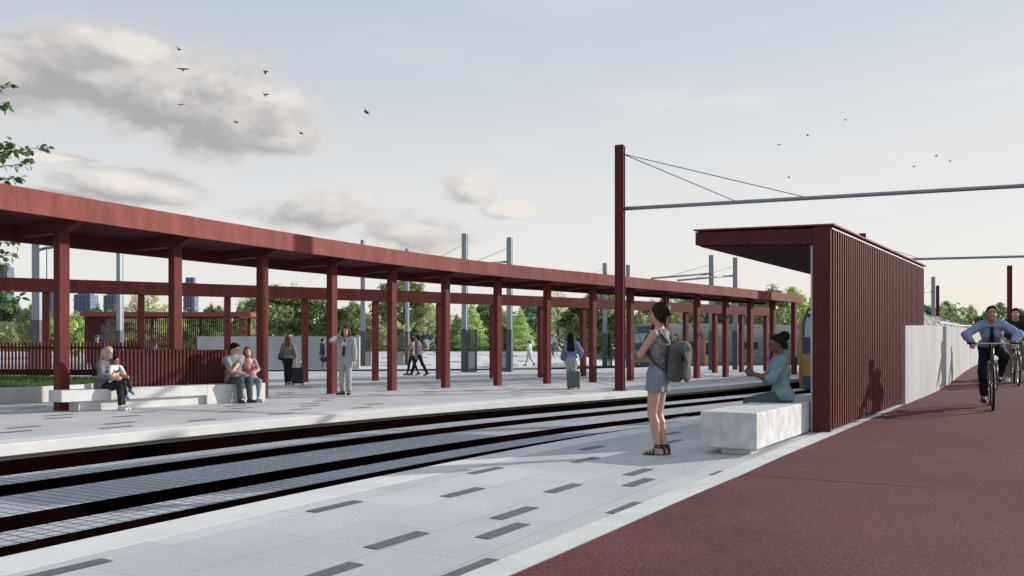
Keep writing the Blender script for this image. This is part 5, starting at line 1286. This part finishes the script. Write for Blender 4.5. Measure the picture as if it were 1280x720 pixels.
person('man in dark grey sweater and black trousers walking left, nearer of the walking couple', at(523, 470.5), -80, 1.80, 'm', anL=(-.07, .30, .10), anR=(.08, -.36, .13), toeR=(.1, 1, -.4), wrL=(-.24, .02, .86), wrR=(.24, .10, .88), lean=(0, .03), hair='quiff', hc='dark', skin='fair', top=(.14, .15, .165), sleeve=.97, hem=.88, topfit=.03, bottom=(.018, .018, .022), leg='trousers', shoe=(.22, .05, .04), vox=.014)
person('woman in brown top and dark trousers walking left, farther of the walking couple', at(515, 469.5), -78, 1.74, 'f', anL=(-.07, .20, .10), anR=(.08, -.28, .13), toeR=(.1, 1, -.4), wrL=(-.20, .30, 1.02), wrR=(.22, .05, .9), hair='highbun', hc='brown', skin='fair', top=(.27, .19, .14), sleeve=.95, hem=.88, topfit=.03, bottom=(.025, .027, .034), leg='slim', shoe=(.03, .03, .03), vox=.014)
w5 = person('woman with long black hair in blue jacket and pale trousers wheeling a grey suitcase', at(714, 486), 8, 1.70, 'f', anL=(-.07, .10, .09), anR=(.06, -.14, .10), wrR=(.27, .12, .98), elR=(1, -.8, -.4), head=(-12, 0, 0), hair='verylong', hc='dark', face=False, top=(.20, .25, .47), sleeve=.97, hem=.92, topfit=.028, bottom=(.40, .40, .40), leg='wide', shoe=(.3, .3, .3), vox=.012)
suitcase('blue grey suitcase beside the woman with long black hair', w5, .10, -.33, .40, .26, .50, M['suit_grey'], .95)
shoulder_bag('grey shoulder bag on the left side of the woman with long black hair', w5, -.25, .0, 1.03, .36, .28, M['grey_bag'], -1)
w6 = person('man in navy jacket standing before the white wall with a purple bag', Vector((-11.6, 51.4, 0)), 60, 1.84, 'm', anL=(-.06, .05, .085), hair='short', hc='dark', top=(.05, .06, .10), sleeve=.97, hem=.84, topfit=.028, bottom=(.16, .165, .18), leg='trousers', shoe=(.3, .28, .27), vox=.018)
pb = loc_obj('shopping_bag', 'purple bag carried by the man in navy before the white wall', 'bag', w6); obj('bag', sdf_mesh('bag', [cap((.30, -.05, .58), (.30, .12, .58), .17, .17, (1, 0, 0), 2.4)], .016, .02, [((0, 0, .70), (0, 0, 1))]), M['purple'], pb); MB().tube([(.30, -.05, .69), (.28, .0, .84), (.28, .06, .84), (.30, .12, .69)], .012, 6).build('handle', M['purple'], pb)
def plz(px, Y):
    x = (px - 640) / FOC * Y; return Vector((x, Y, plaza_z(x, Y)))
person('walker in white shirt and pale shorts crossing the white plaza', plz(662, 57.8), -70, 1.74, 'm', anL=(-.07, .26, .10), anR=(.08, -.30, .18), toeR=(.1, 1, -.5), hair='short', hc='dark', top=(.70, .70, .70), sleeve=.5, hem=.82, topfit=.035, bottom=(.55, .54, .52), leg='shorts', legw=.9, shoe=(.05, .05, .05), vox=.02)
person('person in blue standing by the orange doors of the far train', Vector((11.85, 50, 0)), -60, 1.60, 'f', hair='short', hc='dark', skin='tan', top=(.12, .16, .28), sleeve=.95, hem=.70, topfit=.03, bottom=(.12, .16, .28), leg='trousers', vox=.02)
person('person in black with dark hair standing beyond the woman with folded arms', at(845, 476), 200, 1.76, 'f', hair='long', hc='dark', skin='tan', top=(.02, .02, .022), sleeve=.95, hem=.85, topfit=.03, bottom=(.02, .02, .025), leg='trousers', vox=.014)
person('person in white sweater behind the open picket fence', Vector((-15.6, 29.0, 0)), 100, 1.66, 'm', hair='short', hc='brown', top=(.6, .6, .62), sleeve=.95, hem=.84, topfit=.03, bottom=(.08, .07, .08), leg='trousers', vox=.016)
person('person in navy with a blue cap standing behind the open picket fence', Vector((-13.2, 26.7, 0)), 150, 1.66, 'm', hair='short', hc='dark', skin='tan', top=(.03, .035, .07), sleeve=.95, hem=.84, topfit=.03, bottom=(.03, .035, .06), leg='trousers', vox=.016)['put']('cap', sdf_mesh('cap', [ell((0, .02, 1.675), (.10, .115, .075)), cap((-.03, .10, 1.655), (.03, .10, 1.655), .06, .06, (0, 0, 1), 5)], .014, .01, [((0, 0, 1.645), (0, 0, -1))]), cloth((.05, .09, .20)))
person('person in pale flowered clothes behind the thin slats of the kiosk', Vector((-24.2, 56.6, .3)), 160, 1.66, 'f', hair='long', hc='brown', top=((.5, .45, .45), .5, 9.0), sleeve=.6, hem=.75, topfit=.03, bottom=((.5, .45, .45), .5, 9.0), leg='wide', vox=.02)

# ------------------------------------------------------------------ bicycles and their riders
def bicycle(label, loc, hd, s=1.0, m=None, simple=False):
    T = thing('bicycle', label, 'bicycle', loc, -R(hd)); T.scale = (s, s, s); m = m or M['frame_grey']
    def wheel(y):
        Mw = Matrix.Translation((0, y, .345)) @ Matrix.Rotation(R(90), 4, 'Y'); N = 40
        def ringm(Rr, r): return [[tuple(Mw @ Vector(((Rr + r * math.cos(b)) * math.cos(a), (Rr + r * math.cos(b)) * math.sin(a), r * math.sin(b)))) for b in [2 * math.pi * j / 8 for j in range(8)]] for a in [2 * math.pi * i / N for i in range(N + 1)]]
        t = MB().loft(ringm(.325, .020), True, False, True).build('tyre', M['rubber'], T)
        MB().loft(ringm(.300, .011), True, False, True).build('rim', M['chrome'], t)
        mb = MB()
        for k in range(20): a = 2 * math.pi * k / 20; mb.tube([tuple(Mw @ Vector((.02 * math.cos(a + .4), .02 * math.sin(a + .4), .02 * (-1) ** k))), tuple(Mw @ Vector((.295 * math.cos(a), .295 * math.sin(a), 0)))], .0022, 4, False)
        mb.lathe([(0, -.045), (.022, -.04), (.022, .04), (0, .045)], 10, Mw); mb.build('spokes', M['chrome'], t)
    wheel(.60); wheel(-.44)
    BBk = (0, .0, .28); ST = (0, -.155, .78); HT = (0, .425, .86); HB = (0, .455, .72)
    fm = MB(); fm.tube([ST, HT], .017, 8); fm.tube([BBk, HB], .020, 8); fm.tube([BBk, (0, -.18, .86)], .016, 8); fm.tube([HB, (0, .405, .94)], .020, 8)
    for sx in (-1, 1): fm.tube([(sx * .02, -.15, .76), (sx * .062, -.44, .345)], .009, 6); fm.tube([(sx * .03, 0, .28), (sx * .062, -.44, .345)], .010, 6)
    fm.build('frame', m, T)
    fk = MB(); fk.tube([(-.052, .46, .70), (.052, .46, .70)], .020, 8)
    for sx in (-1, 1): fk.tube([(sx * .052, .46, .70), (sx * .056, .50, .55), (sx * .056, .60, .345)], [.016, .014, .010], 8)
    fk.build('fork', m, T)
    hb = MB(); hb.tube([(0, .405, .94), (0, .45, 1.0), (0, .50, 1.01)], .015, 8); hb.tube([(-.33, .46, 1.015), (-.15, .50, 1.01), (.15, .50, 1.01), (.33, .46, 1.015)], .0125, 8); hbo = hb.build('handlebar', M['chrome'], T)
    for sx in (-1, 1):
        MB().tube([(sx * .22, .485, 1.012), (sx * .34, .457, 1.016)], .018, 8).build('grip', M['rubber'], hbo)
        MB().tube([(sx * .20, .50, 1.005), (sx * .28, .53, .985)], .008, 6).build('brake_lever', M['chrome'], hbo)
    obj('saddle', sdf_mesh('saddle', [cap((0, -.30, .93), (0, -.05, .925), .075, .022, (0, 0, 1), 2.0)], .01, .02), M['rubber'], T)
    cr = MB(); cr.lathe([(0, -.006), (.095, -.006), (.095, .006), (0, .006)], 20, Matrix.Translation((.05, 0, .28)) @ Matrix.Rotation(R(90), 4, 'Y')); cr.tube([(.065, 0, .28), (.075, .03, .115)], .011, 6); cr.tube([(-.065, 0, .28), (-.075, -.03, .445)], .011, 6); cro = cr.build('crank', M['chrome'], T)
    for x, y, z in ((.12, .03, .115), (-.12, -.03, .445)): MB().bbox((x - .045, y - .04, z - .011), (x + .045, y + .04, z + .011), .004).build('pedal', M['rubber'], cro)
    return T
def rider(label, loc, hd, H, lean=.62, up=0, **kw):
    a = dict(pel=(0, -.20, 1.0), lean=(0, lean), anR=(.105, -.015, .20), anL=(-.105, -.05, .53), knL=(-.25, 1, .2), knR=(.2, 1, .2), toeL=(0, 1, -.1), toeR=(0, 1, -.15), wrL=(-.275, .40, 1.055), wrR=(.275, .40, 1.055), elL=(-1, -.1, -.15), elR=(1, -.1, -.15), handL=((-.1, 1, -.35), (.1, -.35, -1), 1.0), handR=((.1, 1, -.35), (-.1, -.35, -1), 1.0), head=(0, 8 + up, 0))
    a.update(kw); return person(label, loc, hd, H, **a)
def ride(px, Y, z): return Vector(((px - 640) / FOC * Y, Y, z))
pz = ride(1239.5, 14.15, .20); pz.z = zr(pz.y) + .004
k1 = 1.08
bicycle('grey bicycle ridden by the front cyclist in blue shirt on the red path', pz, 208, k1)
r1 = rider('front cyclist in pale blue shirt and navy tie riding on the red path', pz, 208, 1.66 * k1, .88, 2, sex='f', hair='short', hc='brown', skin='fair', top=(.27, .37, .52), sleeve=.97, hem=.97, topfit=.026, bottom=(.016, .017, .028), leg='trousers', legw=1.5, shoe=(.07, .025, .015), vox=.0095, handvox=.0075, wr=.004)
r1['put']('tie', sdf_mesh('tie', [cap(r1['nek'] + r1['fwd'] * .095 - r1['d'] * .03, r1['nek'] + r1['fwd'] * .14 - r1['d'] * .07, .026, .022), cap(r1['nek'] + r1['fwd'] * .15 - r1['d'] * .07, r1['che'] + r1['fwd'] * .20 - r1['d'] * .22 + V3(0, 0, -.05), .024, .044, r1['fwd'], 2.2)], .008, .01), cloth((.012, .014, .04)))
p2_ = ride(1269, 19.4, .37); p2_.z = zr(p2_.y) + .004
bicycle('dark bicycle of the second cyclist on the red path', p2_, 205)
rider('second cyclist in black jacket and khaki trousers behind the front cyclist', p2_, 205, 1.74, .42, 0, sex='m', hair='quiff', hc='dark', skin='fair', top=(.025, .025, .028), sleeve=.97, hem=.90, topfit=.034, bottom=(.20, .165, .12), leg='trousers', legw=1.7, shoe=(.6, .6, .6), vox=.011, anL=(-.15, .1, .34), anR=(.15, .05, .16))
p3_ = ride(1288, 21.5, .4); p3_.z = zr(p3_.y) + .004
bicycle('bicycle of the third cyclist cut by the right edge', p3_, 205)
rider('third cyclist in dark blue cut off by the right edge of the view', p3_, 205, 1.74, .40, 0, sex='m', hair='short', hc='dark', skin='tan', top=(.03, .04, .13), sleeve=.97, hem=.90, topfit=.03, bottom=(.05, .05, .06), leg='trousers', vox=.014)
M['bike_w'] = mat('white_bike', (.5, .5, .48), .5)
q = plz(535, 66.0); bicycle('pale bicycle of the far cyclist in navy', q, 80, 1.0, M['bike_w']); rider('far cyclist in navy jacket riding right along the plaza', q, 80, 1.75, .45, hair='helmet', sex='m', face=False, top=(.05, .07, .16), sleeve=.97, bottom=(.5, .49, .46), leg='trousers', vox=.02)
q = plz(691, 66.0); bicycle('bicycle of the far cyclist in pale blue', q, 80, 1.0, M['bike_w']); rider('far cyclist in pale blue shirt and red helmet riding right along the plaza', q, 80, 1.75, .35, hair='helmet', sex='m', face=False, top=(.35, .50, .55), sleeve=.7, bottom=(.06, .08, .13), leg='trousers', vox=.02)
